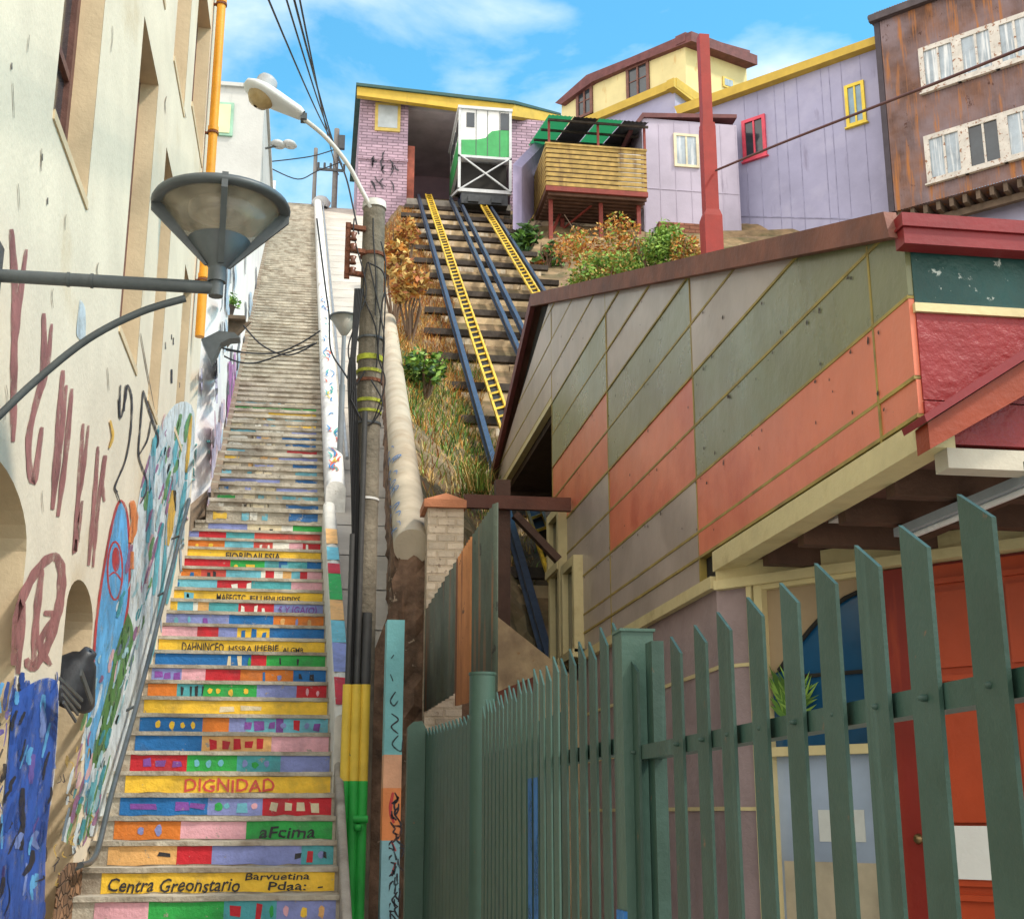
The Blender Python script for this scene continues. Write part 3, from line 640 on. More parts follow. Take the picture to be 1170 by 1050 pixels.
# ------------------------------------------------------------------ pale building & whitewashed wall, upper left
PB = T('pale_concrete_house', P(280, 240, Y=36), 'pale grey concrete house with one pale green window rising behind the drainpipe', 'building')
tl = P(200, 103, Y=36); trr = P(303, 103, Y=36); m = MB(); m.box((tl.x-4, 36, 12), (trr.x, 44, trr.z)); m.box((tl.x-4.1, 35.9, trr.z), (trr.x+.08, 44, trr.z+.12))
m.build('wall', mat('pale render', (.52,.52,.50), .9, .1, .8, .25, 12, streak=((.36,.36,.35), .6, 2), stain=((.42,.42,.40), .25, .5)), PB)
m = MB(); a = P(249, 118, Y=36); b = P(265.5, 157, Y=36); m.box((a.x-1.2, 35.92, b.z), (b.x, 36.0, a.z)); wo = m.build('window', mat('green window trim', (.28,.48,.36), .6), PB)
m = MB(); m.box((a.x-1.1, 35.9, b.z+.08), (b.x-.09, 35.95, a.z-.08)); m.build('pane', mat('pale yellow blind', (.66,.68,.38), .5, .08), wo)
m = MB(); n = 40
def xleft(y): return xl(y)-.03
ring = []
for i in range(n+1):
    y = lerp(16.62, 51, i/n); ring.append((y, xleft(y)))
for (ya, xa), (yb, xb) in zip(ring, ring[1:]):
    hh_ = lambda y: max(1.0, 3.6-(y-17)*.11)
    za, zb_ = zs(ya)+hh_(ya), zs(yb)+hh_(yb)
    m.add([(xa, ya, zs(ya)-1), (xa, ya, za), (xb, yb, zb_), (xb, yb, zs(yb)-1)], [(0,3,2,1)]); m.add([(xa, ya, za), (xa-.3, ya, za), (xb-.3, yb, zb_), (xb, yb, zb_)], [(3,2,1,0)])
y, x = ring[0]; m.add([(x, y, zs(y)-1), (x-.9, y, zs(y)-1), (x-.9, y, zs(y)+3.6), (x, y, zs(y)+3.6)], [(0,1,2,3)])
WWL = T('whitewashed_wall', (-1.9, 17, 3), 'whitewashed graffiti covered wall climbing beside the upper flight of stairs', 'wall')
m.build('wall_face', WHITEW, WWL)
m = MB()
for (ya, xa), (yb, xb) in zip(ring, ring[1:]): m.obox((xa+.002, ya, zs(ya)-.2), (xb-xa, yb-ya, zs(yb)-zs(ya)), (.10, 0, 0), (0, 0, .36))
m.build('skirting', mat('dirty brown skirting', (.22,.16,.11), .9, .3, 3, .4), WWL)
def wproj(e):
    def f(x, y):
        # iterate onto the slightly turning wall plane
        r = ray(x, y); t = 20/r.y
        for _ in range(30): yy = r.y*t; t = (xleft(yy)+e)/r.x
        return r*t
    return f
rr = random.Random(21)
for nm, cl, N_, xr_, yr_, wd in [('purple', (.42,.16,.40), 16, (258,276), (400,470), (1.5,4)), ('grey violet', (.45,.40,.52), 30, (226,262), (400,620), (1.5,4)), ('soft blue', (.40,.52,.64), 24, (230,285), (290,560), (1.5,4)), ('slate', (.12,.13,.16), 26, (236,285), (270,600), (.8,2)), ('dusty rose', (.6,.40,.45), 16, (222,256), (440,640), (1.5,3)), ('teal', (.10,.36,.36), 12, (215,245), (470,640), (2,4))]:
    m = MB(); pj = wproj(.01+.002*len(nm))
    for i in range(N_):
        y = rr.uniform(*yr_); t = (y-yr_[0])/(yr_[1]-yr_[0]); x = rr.uniform(*xr_)-(y-470)*.07
        if x > lerp(300, 238, (y-300)/320)-4: continue
        stroke(m, [(x, y), (x-1+rr.random()*2, y+10+rr.random()*8), (x-3+rr.random()*4, y+22+rr.random()*26)], rr.uniform(*wd), pj)
    m.build('graffiti', gp(nm, cl), WWL)['label'] = nm+' graffiti streaks'
# ledge, pot and plant, and the dark lamp below
m = MB(); a = P(248, 364, Y=20.5); b = P(281, 367, Y=20.5); m.box((xleft(20.5)+.0, 20.3, a.z-.06), (b.x, 20.75, a.z)); m.prism([(xleft(20.5), 20.45, a.z-.05), (xleft(20.5)+.36, 20.45, a.z-.05), (xleft(20.5), 20.45, a.z-.5)], (0,.05,0))
thing('wall_shelf', m, mat('weathered timber', (.13,.09,.06), .85, .3, 5, .3), 'small weathered bracket shelf on the whitewashed wall holding a potted plant', 'shelf')
FP = T('potted_plant', (P(258, 362, Y=20.5).x, 20.5, a.z), 'small green plant in a dark pot on the wall shelf', 'plant'); c = FP.location
m = MB(); m.lathe([(.10, 0), (.14, .2), (.15, .21), (.12, .21)], c, 14); m.build('pot', mat('dark clay', (.08,.055,.045), .8), FP)
G1, G2, G3 = mat('leaf green', (.09,.20,.03), .6, .4, 4, 0), mat('leaf bright green', (.24,.40,.07), .6, .4, 4, 0), mat('leaf deep green', (.03,.075,.02), .6, .4, 4, 0)
m = MB(); leaf_cloud(m, c+Vector((0,0,.3)), (.22,.2,.14), 160, .06, 2); m.build('foliage', [G1, G2], FP)
DL = T('hooded_wall_lamp', P(245, 420, Y=17.0), 'dark hooded lamp with a hooked arm low on the whitewashed wall', 'lamp')
m = MB(); pts = [(230,388),(250,378),(268,380),(274,386),(262,387),(252,392),(248,402),(241,414),(236,402)]
m.prism([P(x, y, Y=17.0) for x, y in pts], (0,.22,0)); m.build('hood', GREYMET, DL)
m = MB(); m.tube([P(234,388, Y=17.1), P(222,386, Y=17.1)], .03, 8); m.build('arm', GREYMET, DL)
sl = T('twin_head_lamp', P(308, 168, Y=37), 'small grey twin head lamp on the corner of the pale concrete house', 'street lamp')
m = MB(); m.tube([P(303,170, Y=36.5), P(316,167, Y=36.5)], .035, 8); m.build('arm', GREYMET, sl)
for x, y in ((318,164),(331,164)): m = MB(); c = P(x, y, Y=36.5); m.lathe([(.02,.1),(.17,.04),(.24,-.05),(.2,-.1),(.02,-.13)], c, 14, axis=Vector((.15,0,1))); m.build('lamp_head', mat('pale lamp grey', (.45,.46,.46), .5), sl)

# ------------------------------------------------------------------ parapets along the right of the stairs, drain slab
def ramp_wall(ya, yb, xf, wd, h, n, prof_round, drop=.6):
    m = MB(); pr = []
    K_ = 8
    for i in range(n+1):
        y = lerp(ya, yb, i/n); x = xf(y); z = zs(y)+h
        row = [(x, y, z-h-drop), (x, y, z-prof_round)]
        for j in range(1, K_): a = math.pi*j/K_; row.append((x+wd/2-wd/2*math.cos(a), y, z-prof_round+prof_round*math.sin(a)))
        row += [(x+wd, y, z-prof_round), (x+wd, y, z-h-drop)]; pr.append(row)
    k = len(pr[0]); m.add([v for r in pr for v in r], [(i*k+j, (i+1)*k+j, (i+1)*k+j+1, i*k+j+1) for i in range(n) for j in range(k-1)], 0, True)
    m.add(pr[0], [tuple(range(k))[::-1]]); m.add(pr[-1], [tuple(range(k))]); return m
UPA = T('upper_parapet', (.15, 17.6, 3), 'white rounded parapet with coloured tags beside the upper stairs', 'parapet')
ramp_wall(17.7, 49.5, lambda y: xr(y)+.03, .27, .55, 40, .12).build('wall_body', mat('chalky parapet white', (.74,.73,.70), .85, .08, 3, .3, 20, stain=((.5,.48,.45), .3, 2), chip=((.32,.29,.26), .64, 5)), UPA)
def parp(h, xf):
    def f(u, y): return Vector((xf(y)+u, y, zs(y)+h))
    return f
rr = random.Random(2)
for nm, cl, N_ in (('blue', (.05,.20,.42), 26), ('red', (.55,.10,.06), 16), ('teal', (.05,.33,.30), 10), ('yellow', (.6,.42,.05), 5)):
    m = MB()
    for i in range(N_):
        y = 18+rr.random()**1.3*12; u = rr.uniform(.05, .2); l = rr.uniform(.05, .12); a = rr.random()*6
        pts = [(u, y), (u+l*math.cos(a)*.6, y+l*2*abs(math.sin(a))), (u+l*math.cos(a+1), y+l*4*abs(math.sin(a+.5)))]
        f = parp(.556+.002*len(nm), lambda y: xr(y)+.03); stroke(m, pts, .03, lambda u, y: f(min(.23, max(.04, u)), y))
    m.build('graffiti', gp('parapet '+nm, cl), UPA)['label'] = nm+' scribbles on the white parapet'
LPA = T('lower_parapet', (.3, 9.5, -1), 'low parapet painted red, white and green beside the painted steps', 'parapet')
LP0, LP1 = 11.55, 17.0
rw = ramp_wall(LP0, LP1, lambda y: xr(y)+.01, .16, .50, 34, .06)
rw.build('wall_body', mat('parapet whitewash', (.62,.60,.55), .85, .12, 5, .3, 20, chip=((.3,.27,.24), .62, 7)), LPA)
ramp_wall(8.3, 11.54, lambda y: xr(y)+.021, .07, .10, 14, .03).build('low_kerb', CONC, LPA)
cseq = [('R',11.7,12.2),('L',12.3,12.9),('K',12.9,13.4),('D',13.4,13.9),('G',13.9,14.6),('R',14.6,14.9),('K',15.0,15.4),('D',15.5,16.0)]
for c, a, b in cseq:
    f = parp(.505, lambda y: xr(y)+.01); m = MB(); m.add([f(.012, a), f(.148, a), f(.148, b-.02), f(.012, b)], [(0,1,2,3)]); m.build('painted_band', pm(c), LPA)
def xw(y): return xc(y)-.12
m = MB(); n = 36
for i in range(n):
    ya, yb = lerp(12.0, 50, i/n), lerp(12.0, 50, (i+1)/n)
    for q in range(1):
        x0a, x0b = xr(ya)+.1, xr(yb)+.1; x1a, x1b = xw(min(ya, 37)), xw(min(yb, 37))
        m.add([(x0a, ya, zs(ya)+.1), (x1a, ya, zs(ya)+.1), (x1b, yb-.03, zs(yb-.03)+.1), (x0b, yb-.03, zs(yb-.03)+.1)], [(0,1,2,3)])
    m.add([(x0a-.05, ya, zs(ya)+.04), (x1a, ya, zs(ya)+.04), (x1b, yb, zs(yb)+.04), (x0b-.05, yb, zs(yb)+.04)], [(0,1,2,3)])
    m.add([(x0b, yb-.03, zs(yb-.03)+.1), (x1b, yb-.03, zs(yb-.03)+.1), (x1b, yb, zs(yb)+.07), (x0b, yb, zs(yb)+.07)], [(0,1,2,3)])
tag(struct('drain_slab', m, mat('smooth grey concrete', (.52,.47,.41), .85, .14, 1.2, .25, 25, stain=((.40,.36,.31), .3, .8))))
m = MB(); m.tube([(xr(y)+.36, y, zs(y)+.42) for y in [19+i*1.0 for i in range(31)]], .03, 8)
thing('service_conduit', m, mat('galvanised grey', (.28,.29,.30), .5, .2, 5, .1, metal=.4), 'thin grey conduit running up along the white upper parapet', 'pipe')

# ------------------------------------------------------------------ stone retaining wall with round concrete coping
BM = mat('stained masonry', (.60,.45,.27), .95, .3, 1.3, .5, 10, stain=((.24,.17,.11), .4, 1.4), streak=((.78,.70,.58), .55, 2.0), chip=((.34,.18,.07), .62, 2))
RW = T('retaining_wall', (1.0, 13, 0), 'dark rubble stone retaining wall topped by a thick round concrete coping', 'wall')
m = MB(); n = 40; YW0, YW1 = 12.0, 37.5
def xw(y): return xc(y)-.12
rq = random.Random(41); NZ_ = 16; rows = []
for i in range(111):
    y = YW0+(YW1-YW0)*(i/110)**1.5
    rows.append([(xw(y)+(rq.uniform(-.07,.05) if 0 < j < NZ_ else 0), y+rq.uniform(-.03,.03)*(i > 0), lerp(max(GROUND, zs(y)-1), zc(y), j/NZ_)) for j in range(NZ_+1)])
m.add([v for r in rows for v in r], [(i*(NZ_+1)+j, i*(NZ_+1)+j+1, (i+1)*(NZ_+1)+j+1, (i+1)*(NZ_+1)+j) for i in range(110) for j in range(NZ_)])
m.add([(xw(YW0), YW0, GROUND), (xw(YW0), YW0, zs(YW0)-1), (xw(16), 16, zs(16)-1), (xw(16), 16, GROUND)], [(0,1,2,3)])
m.add([(.34, YW0, GROUND), (xw(YW0), YW0, GROUND), (xw(YW0), YW0, 2.0), (.34, YW0, zs(YW0)+.25)], [(0,1,2,3)])
me_ = MB(); me_.add([(1.5, YW0, GROUND), (2.58, YW0+.5, GROUND), (2.58, YW0+.5, 1.2), (1.5, YW0, 1.9)], [(0,1,2,3)]); g_ = [[(lerp(xw(YW0), 1.5, i/9), YW0+(rq.uniform(-.05,.05) if 0 < i < 9 and j > 0 else 0), lerp(GROUND, lerp(zc(YW0), 1.9, i/9), j/26)) for i in range(10)] for j in range(27)]
m.add([v for r in g_ for v in r], [(j*10+i, j*10+i+1, j*10+i+11, j*10+i+10) for j in range(26) for i in range(9)]); me_.build('rubble_end', BM, RW)
m.build('stone_face', mat('dark rubble stone', (.19,.115,.075), .95, .5, 5, 1.0, 9, stain=((.07,.045,.03), .5, 3), chip=((.34,.26,.19), .62, 6), streak=((.30,.17,.10), .60, 6)), RW)
m = MB(); m.tube([(xc(y), y, zc(y)) for y in [11.95+.5*i for i in range(52)]], .172, 24)
cop = m.build('coping', mat('rough cream concrete', (.46,.39,.29), .9, .18, 2, .2, 24, stain=((.36,.28,.19), .35, 1.8), chip=((.25,.2,.15), .68, 4)), RW)
m = MB(); rr = random.Random(9)
for i in range(11):
    y = 12.05+i*.32; 
    for j in range(3):
        a0 = rr.uniform(2.2, 3.6); b0 = a0+rr.uniform(-.5, .5)
        f = lambda a, yy: Vector((xc(yy)+.19*math.cos(a), yy, zc(yy)+.19*math.sin(a)/.88))
        stroke(m, [(a0, y), (b0, y+.12), (a0+.2, y+.2)], .05, f)
m.build('graffiti', gp('coping blue', (.06,.16,.36)), cop)['label'] = 'blue lettering on the lower end of the coping'

# ------------------------------------------------------------------ funicular: bed, tracks, car
BED = T('track_bed', (4.8, 16, 2), 'stepped stained masonry bed under the funicular tracks', 'track bed')
m = MB(); YS = [13.3+1.95*i for i in range(18)]
for i, y in enumerate(YS):
    dx = RD.x*(y-48); z1 = zt(y)-.40; w0 = 3.2+dx+(random.random()-.5)*.2; x = w0
    while x < 6.7+dx:
        ww = random.uniform(.45, 1.1); j = (random.random()-.5)*.14; zz2 = z1-random.uniform(.45,.8); m.box((x, y+j, zz2), (min(x+ww, 6.75+dx)-.02, y+2.2, z1+j*.3)); m.box((x+.03, y+j*.6+.05, z1-2.0), (min(x+ww, 6.75+dx)+.01, y+2.1, zz2-.02)); x += ww
m.build('masonry_steps', BM, BED)
RAILM = mat('dark blue steel rail', (.035,.05,.085), .38, .25, 6, .1, spec=.6)
YELM = mat('yellow painted steel', (.72,.47,.04), .5, .15, 5, .15, stain=((.30,.19,.03), .42, 4), chip=((.10,.07,.04), .64, 9))
SLP = mat('tarred sleeper timber', (.055,.043,.035), .85, .35, 5, .4)
RX = dict(a=3.47, y1=3.86, b=4.75, c=5.08, y2=5.9, d=6.2)
def tp(x, y, dz=0): return Vector((x+RD.x*(y-48), y, zt(y)+dz))
TA, TB = 14.5, 47.9
rails = []
for (r1, yk, r2, lab) in (('a','y1','b','left funicular track with yellow rack strip running up to the empty station bay'), ('c','y2','d','right funicular track with yellow rack strip running up to the parked car')):
    TR = T('funicular_track', tp((RX[r1]+RX[r2])/2, TA), lab, 'railway track', 'parallel funicular tracks')
    for r in (r1, r2):
        m = MB(); x = RX[r]
        m.beam(tp(x, TA, -.01), tp(x, TB, -.01), .09, .055); m.beam(tp(x, TA, -.085), tp(x, TB, -.085), .035, .10); m.beam(tp(x, TA, -.145), tp(x, TB, -.145), .14, .03); m.build('rail', RAILM, TR)
    m = MB(); x = RX[yk]
    for s_ in (-.11, .11): m.beam(tp(x+s_, TA, .03), tp(x+s_, TB, .03), .042, .06)
    y = TA; k = 0
    while y < TB-.2:
        m.beam(tp(x-.1, y, .03), tp(x+.1, y+.16, .03), .05, .04); y += .42
    m.build('rack', YELM, TR)
    m = MB(); m.beam(tp(x, TA, -.03), tp(x, TB, -.03), .2, .03); m.build('rack_bed', mat('greasy black steel', (.02,.018,.016), .6, .3, 5, .1), TR)
    y = 15.2+.12; i = 0
    while y < 47:
        m = MB(); xa = RX[r1]-.28 if r1 != 'a' else RX['a']-.55-random.random()*.25; xb = RX[r2]+.16 if r1 == 'a' else RX[r2]+.55+random.random()*.3
        m.obox(tp(xa, y, -.34), (xb-xa, 0, 0), (0, .16, 0), (0, 0, .15)); m.build('sleeper', SLP, TR); y += 1.95
# car
YC = 46.0
a, b = P(525.5, 126, Y=YC), P(583, 129, Y=YC); zfl = P(554, 180, Y=YC).z; zt1 = P(554, 127, Y=YC).z; zlo = P(554, 219, Y=YC).z; zch = P(554, 234, Y=YC).z
CAR = T('funicular_car', (5.9, YC, zch), 'white and green funicular car on its wedge shaped frame at the station mouth', 'cable car')
WP = mat('white car paint', (.80,.80,.78), .4, .06, 3, .05, streak=((.55,.55,.52), .68, 3)); GP = mat('green car paint', (.05,.33,.10), .45, .12, 3, .05); LG = mat('pale grey steel', (.55,.57,.58), .5, .12, 4, .1)
m = MB(); m.box((a.x, YC, zfl), (b.x, YC+3.6, zt1)); m.build('body', [WP], CAR)
m = MB(); m.box((a.x-.08, YC-.1, zt1), (b.x+.08, YC+3.7, zt1+.12)); m.build('roof', LG, CAR)
def fr(x0, y0, x1, y1, e=.02): 
    p, q = P(x0, y0, Y=YC), P(x1, y1, Y=YC); return (p.x, YC-e, min(p.z, q.z)), (q.x, YC, max(p.z, q.z))
m = MB()
m.prism([P(x, y, Y=YC) for x, y in ((527,160),(545,160),(555,158),(558,154),(562,150.5),(570,149.5),(582,149.5),(582,180),(527,180))], (0,-.02,0)); m.build('green_panel', GP, CAR)
m = MB()
for x in (544, 557, 571): q_ = P(x, 150, Y=YC); m.box((q_.x-.012, YC-.03, zfl), (q_.x+.012, YC-.022, zt1))
m.build('panel_seam', GREYMET, CAR)
m = MB(); m.box((a.x-.02, YC+.1, zfl), (a.x, YC+3.5, zfl+.95)); m.build('green_panel', GP, CAR)
for q in ((533,129,542,146),(572,130,582,150)): m = MB(); m.box(*fr(*q, e=.03)); m.build('window', DARKGLASS, CAR)
for i in range(3): m = MB(); m.box((a.x-.03, YC+.4+1.0*i, zfl+1.15), (a.x, YC+1.15+1.0*i, zt1-.25)); m.build('window', DARKGLASS, CAR)
m = MB()
for x in (a.x, b.x): 
    m.box((x-.05, YC-.06, zlo), (x+.05, YC+.04, zt1))
m.box((a.x-.05, YC-.06, zlo-.08), (b.x+.05, YC+.06, zlo+.06)); m.box((a.x-.05, YC-.06, zfl-.08), (b.x+.05, YC+.04, zfl+.02))
for x in (a.x, b.x-.0):
    m.beam((x, YC, zlo), (x, YC+3.4, zfl-.15), .08, .1)
m.beam((a.x, YC-.03, zlo), (b.x, YC-.03, zfl), .05, .07, up=(0,1,0)); m.beam((a.x, YC-.085, zfl), (b.x, YC-.085, zlo), .05, .07, up=(0,1,0)); m.build('wedge_frame', LG, CAR)
m = MB(); m.box((a.x+.1, YC-.02, zch), (b.x-.1, YC+.5, zlo-.09)); m.box((a.x+.35, YC-.12, zch+.05), (a.x+.75, YC-.02, zch+.3)); m.box((b.x-.75, YC-.12, zch+.05), (b.x-.35, YC-.02, zch+.3)); m.build('chassis', mat('greasy chassis', (.05,.055,.06), .6, .3, 5, .1), CAR)
for x in (RX['c'], RX['d']):
    m = MB(); c = tp(x, YC+.3, .2); m.lathe([(.0,-.06),(.22,-.06),(.22,.06),(.0,.06)], c, 16, axis=Vector((1,0,0))); m.build('wheel', RAILM, CAR)
m = MB(); m.prism([(a.x+.1, YC+.3, zlo), (a.x+.1, YC+3.3, zfl-.12), (a.x+.1, YC+.3, zfl-.12)], (b.x-a.x-.2, 0, 0)); m.build('undercarriage', DARKIN, CAR)

# station
STN = T('upper_station', (5, 48, 21), 'lilac brick funicular station with a yellow edged flat roof and open bay', 'station')
BRK = mat('lilac painted brick', (.46,.32,.40), .85, .14, 3, .3, 20, tex=('brick', .42, .13, .02, (.45,.45,.45)), chip=((.30,.24,.25), .66, 4))
Y4 = 48.0; zb0 = 20.5
p0, p1, p2, p3 = P(412, 110, Y=Y4), P(467, 115, Y=Y4), P(583, 130, Y=Y4), P(640, 140, Y=Y4)
m = MB(); m.box((p0.x, Y4, zb0), (p1.x, Y4+7, p0.z)); m.box((p0.x-.06, Y4-.06, P(412,182,Y=Y4).z), (p1.x+.02, Y4, P(412,179,Y=Y4).z)); m.build('brick_pier', BRK, STN); m = MB(); m.box((p2.x, Y4, zb0), (p3.x+.3, Y4+7, p3.z)); m.build('brick_pier', BRK, STN)
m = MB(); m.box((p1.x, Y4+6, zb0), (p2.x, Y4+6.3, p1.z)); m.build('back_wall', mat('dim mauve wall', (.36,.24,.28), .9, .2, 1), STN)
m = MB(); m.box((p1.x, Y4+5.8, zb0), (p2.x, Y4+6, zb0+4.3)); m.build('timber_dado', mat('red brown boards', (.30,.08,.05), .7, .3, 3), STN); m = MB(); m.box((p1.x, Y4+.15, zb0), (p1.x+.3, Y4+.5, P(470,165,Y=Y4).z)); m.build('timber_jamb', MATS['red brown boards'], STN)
m = MB(); m.box((p1.x, Y4+.3, p1.z-.25), (p2.x, Y4+6, p1.z-.05)); m.build('ceiling', mat('grey mauve ceiling', (.62,.54,.56), .9, .15, 1.5), STN)
m = MB(); m.box((p1.x, Y4-.2, zb0), (p2.x, Y4+6, zt(48)-.3)); m.build('platform', CONC, STN)
def slab(px, e0, e1, ybk, nm, mt):
    m = MB()
    for (xa, ya0, ya1, Ya), (xb, yb0, yb1, Yb) in zip(px, px[1:]):
        A0, A1, B0, B1 = P(xa, ya0, Y=Ya), P(xa, ya1, Y=Ya), P(xb, yb0, Y=Yb), P(xb, yb1, Y=Yb)
        back = [Vector((v.x, ybk or v.y+.25, v.z)) for v in (A0, A1, B1, B0)]; fr_ = [A0, A1, B1, B0]
        m.add(fr_+back, [(0,1,2,3),(7,6,5,4),(0,3,7,4),(1,5,6,2),(0,4,5,1),(3,2,6,7)])
    return m.build(nm, mt, STN)
slab([(408,98,109,47.3),(588,119,133,47.3),(640,132,141,49.5)], 0, 0, None, 'fascia', mat('mustard fascia paint', (.54,.36,.045), .6, .14, 2, .1, streak=((.36,.25,.05), .66, 3)))
slab([(407,94.5,97.6,47.2),(588,115.2,118.6,47.2),(641,129.5,131.7,49.5)], 0, 0, 55.6, 'roof', mat('dark green roof edge', (.03,.08,.07), .6))
m = MB(); q0, q1 = P(429, 118, Y=Y4), P(457, 152, Y=Y4); m.box((q0.x, Y4-.08, q1.z), (q1.x, Y4-.002, q0.z)); wo = m.build('window', mat('ochre window frame', (.60,.44,.12), .6), STN)
m = MB(); m.box((q0.x+.12, Y4-.1, q1.z+.14), (q1.x-.12, Y4-.07, q0.z-.12)); m.build('pane', mat('milky window glass', (.42,.46,.48), .2, .15, 2, 0), wo)
def stg(m):
    rr = random.Random(13)
    for i in range(16):
        x = rr.uniform(420, 452); y = rr.uniform(172, 215); stroke(m, [(x, y), (x+rr.uniform(-5,5), y+5), (x+rr.uniform(-3,6), y+rr.uniform(6,14))], 1.8, lambda x, y: P(x, y, Y=Y4-.07))
m = MB(); stg(m); m.build('graffiti', BLK, STN)
# lilac flank wall of the embankment below the balcony
m = MB(); A, B = P(590, 190, X=7.0), P(613, 160, X=7.3); ya = 40.5; yb = 48
for_ = [P(586,262, Y=42.5), P(586,188, Y=42.5), P(614,160, Y=46), P(614,222, Y=46)]
m.prism(for_, (.35, .2, 0)); thing('embankment_wall', m, mat('lilac flank paint', (.30,.26,.40), .85, .12, 1.5, .2, streak=((.24,.20,.32), .64, 2)), 'lilac flank wall between the parked funicular car and the balcony', 'wall')

# ------------------------------------------------------------------ houses on the hill
LILF = mat('pale lilac boards', (.40,.36,.45), .8, .1, .9, .15, 18, streak=((.30,.265,.34), .62, 2.5))
TRIMB = mat('brown red eaves', (.13,.045,.045), .7, .25, 3, .2)
YTR = mat('mustard cornice', (.50,.34,.045), .6, .12, 2, .1, streak=((.40,.27,.04), .66, 3))
LH = T('pale_lilac_house', P(780, 260, Y=43), 'small pale lilac boarded house with a lean-to roof between balcony and red post', 'house')
a, b = P(733, 135, Y=43), P(841, 135, Y=43); zb_ = 19.3
m = MB(); m.box((a.x, 43, zb_), (b.x, 50, a.z)); 
m.build('wall', LILF, LH)
m = MB()
for i in range(7):
    x = lerp(a.x+.05, b.x-.05, i/6); m.box((x-.01, 42.985, zb_), (x+.015, 43, a.z-.05))
m.box((a.x, 42.98, P(780,218,Y=43).z-.015), (b.x, 43, P(780,218,Y=43).z+.02)); m.build('seam_battens', LILF, LH)
m = MB(); m.prism([P(718,150,Y=42.9), P(734,129,Y=42.9), P(842,131,Y=42.9), P(842,135,Y=42.9), P(736,134,Y=42.9), P(721,152,Y=42.9)], (0, 8, 0)); m.build('roof', TRIMB, LH)
def win_y(par, x0, y0, x1, y1, Y, frm, pane, t=.09, div=1):
    p, q = P(x0, y0, Y=Y), P(x1, y1, Y=Y); m = MB(); X0, X1, Z0, Z1 = p.x, q.x, q.z, p.z
    m.box((X0, Y-.07, Z0), (X0+t, Y-.002, Z1)); m.box((X1-t, Y-.07, Z0), (X1, Y-.002, Z1)); m.box((X0+t, Y-.07, Z0), (X1-t, Y-.002, Z0+t)); m.box((X0+t, Y-.07, Z1-t), (X1-t, Y-.002, Z1))
    for i in range(1, div+1):
        if div: x = lerp(X0, X1, i/(div+1)); m.box((x-.03, Y-.06, Z0+t), (x+.03, Y-.002, Z1-t))
    wo = m.build('window', frm, par); m = MB(); m.box((X0+t*.5, Y-.035, Z0+t*.5), (X1-t*.5, Y-.02, Z1-t*.5)); m.build('pane', pane, wo)
CURT = mat('window with lace curtain', (.30,.36,.41), .25, .3, 1.3, .02, 8, spec=.7, streak=((.62,.65,.66), .5, 9))
win_y(LH, 769, 153, 799, 193, 43, mat('cream window trim', (.62,.55,.38), .6), CURT, .1, 1)
# balcony
BL = T('slatted_balcony', P(680, 280, Y=42), 'ochre slatted balcony on red posts with a green corrugated canopy', 'balcony')
A, B = P(614.5, 222, Y=45.5), P(627, 213, Y=42); C_ = P(739, 216, Y=42); zf = B.z
SLAT = mat('ochre timber slats', (.36,.24,.07), .75, .3, 4, .3, streak=((.17,.10,.035), .56, 3))
REDT = mat('red painted timber', (.20,.034,.024), .65, .2, 4, .2, chip=((.2,.12,.09), .64, 6))
dx = C_.x-B.x; slope = (C_.z-B.z)*.35
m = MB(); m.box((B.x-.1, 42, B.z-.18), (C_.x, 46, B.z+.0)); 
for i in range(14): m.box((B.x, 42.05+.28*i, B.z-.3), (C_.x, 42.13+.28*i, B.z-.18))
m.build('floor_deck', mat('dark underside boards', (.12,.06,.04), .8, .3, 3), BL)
m = MB(); m.box((B.x-.12, 41.9, B.z-.2), (C_.x+.02, 42.0, B.z-.02)); m.build('edge_beam', REDT, BL)
ztop = P(627,166,Y=42).z; m = MB()
for i in range(9):
    z = lerp(B.z+.02, ztop-.13, i/8); m.box((B.x-.1, 41.94, z), (C_.x, 41.99, z+.135)); m.box((B.x-.12, 42, z), (B.x-.07, 45.8, z+.135))
m.box((B.x-.13, 41.9, ztop-.0), (C_.x+.02, 42.03, ztop+.07)); m.build('slat_railing', SLAT, BL)
zc1 = P(627, 138, Y=42).z; zc2 = P(738, 150, Y=42).z
for x in (627, 683, 736):
    q = P(x, 160, Y=42.1); m = MB(); m.box((q.x-.04, 42.02, zf), (q.x+.04, 42.10, zc1+.02)); m.build('canopy_post', REDT, BL)
zcb = P(620, 168, Y=46.3).z; m = MB()
for i in range(4):
    x0 = lerp(B.x-.02, C_.x+.1, i/4); x1 = lerp(B.x-.02, C_.x+.1, (i+1)/4)-.03
    vs = []; k = 12
    for j in range(k+1):
        x = lerp(x0, x1, j/k); dz = .015*math.cos(j*math.pi); vs += [(x, 41.7, zc1+.06+dz), (x, 46.3, zcb+dz)]
    m.add(vs, [(2*j, 2*j+2, 2*j+3, 2*j+1) for j in range(k)], 0 if i in (0, 2) else 1, True)
cg = mat('translucent green sheet', (.03,.24,.10), .4, .15, 2, 0)
nb = cg.node_tree.nodes['Principled BSDF']; nb.inputs['Transmission Weight'].default_value = .0
cgt = cg.node_tree; tr_ = cgt.nodes.new('ShaderNodeBsdfTranslucent'); tr_.inputs[0].default_value = (.03,.30,.12,1); mxs = cgt.nodes.new('ShaderNodeMixShader'); mxs.inputs[0].default_value = .4
cgt.links.new(nb.outputs[0], mxs.inputs[1]); cgt.links.new(tr_.outputs[0], mxs.inputs[2]); cgt.links.new(mxs.outputs[0], cgt.nodes['Material Output'].inputs[0])
m.build('canopy', [cg, mat('dark corrugated sheet', (.06,.065,.07), .6, .3, 3)], BL)
m = MB()
for y in (41.9, 43.4, 45): q = lerp(zc1, zcb, (y-41.7)/4.6); m.box((B.x-.02, y, q-.1), (C_.x+.1, y+.07, q-.02))
m.build('canopy_purlin', SLP, BL)
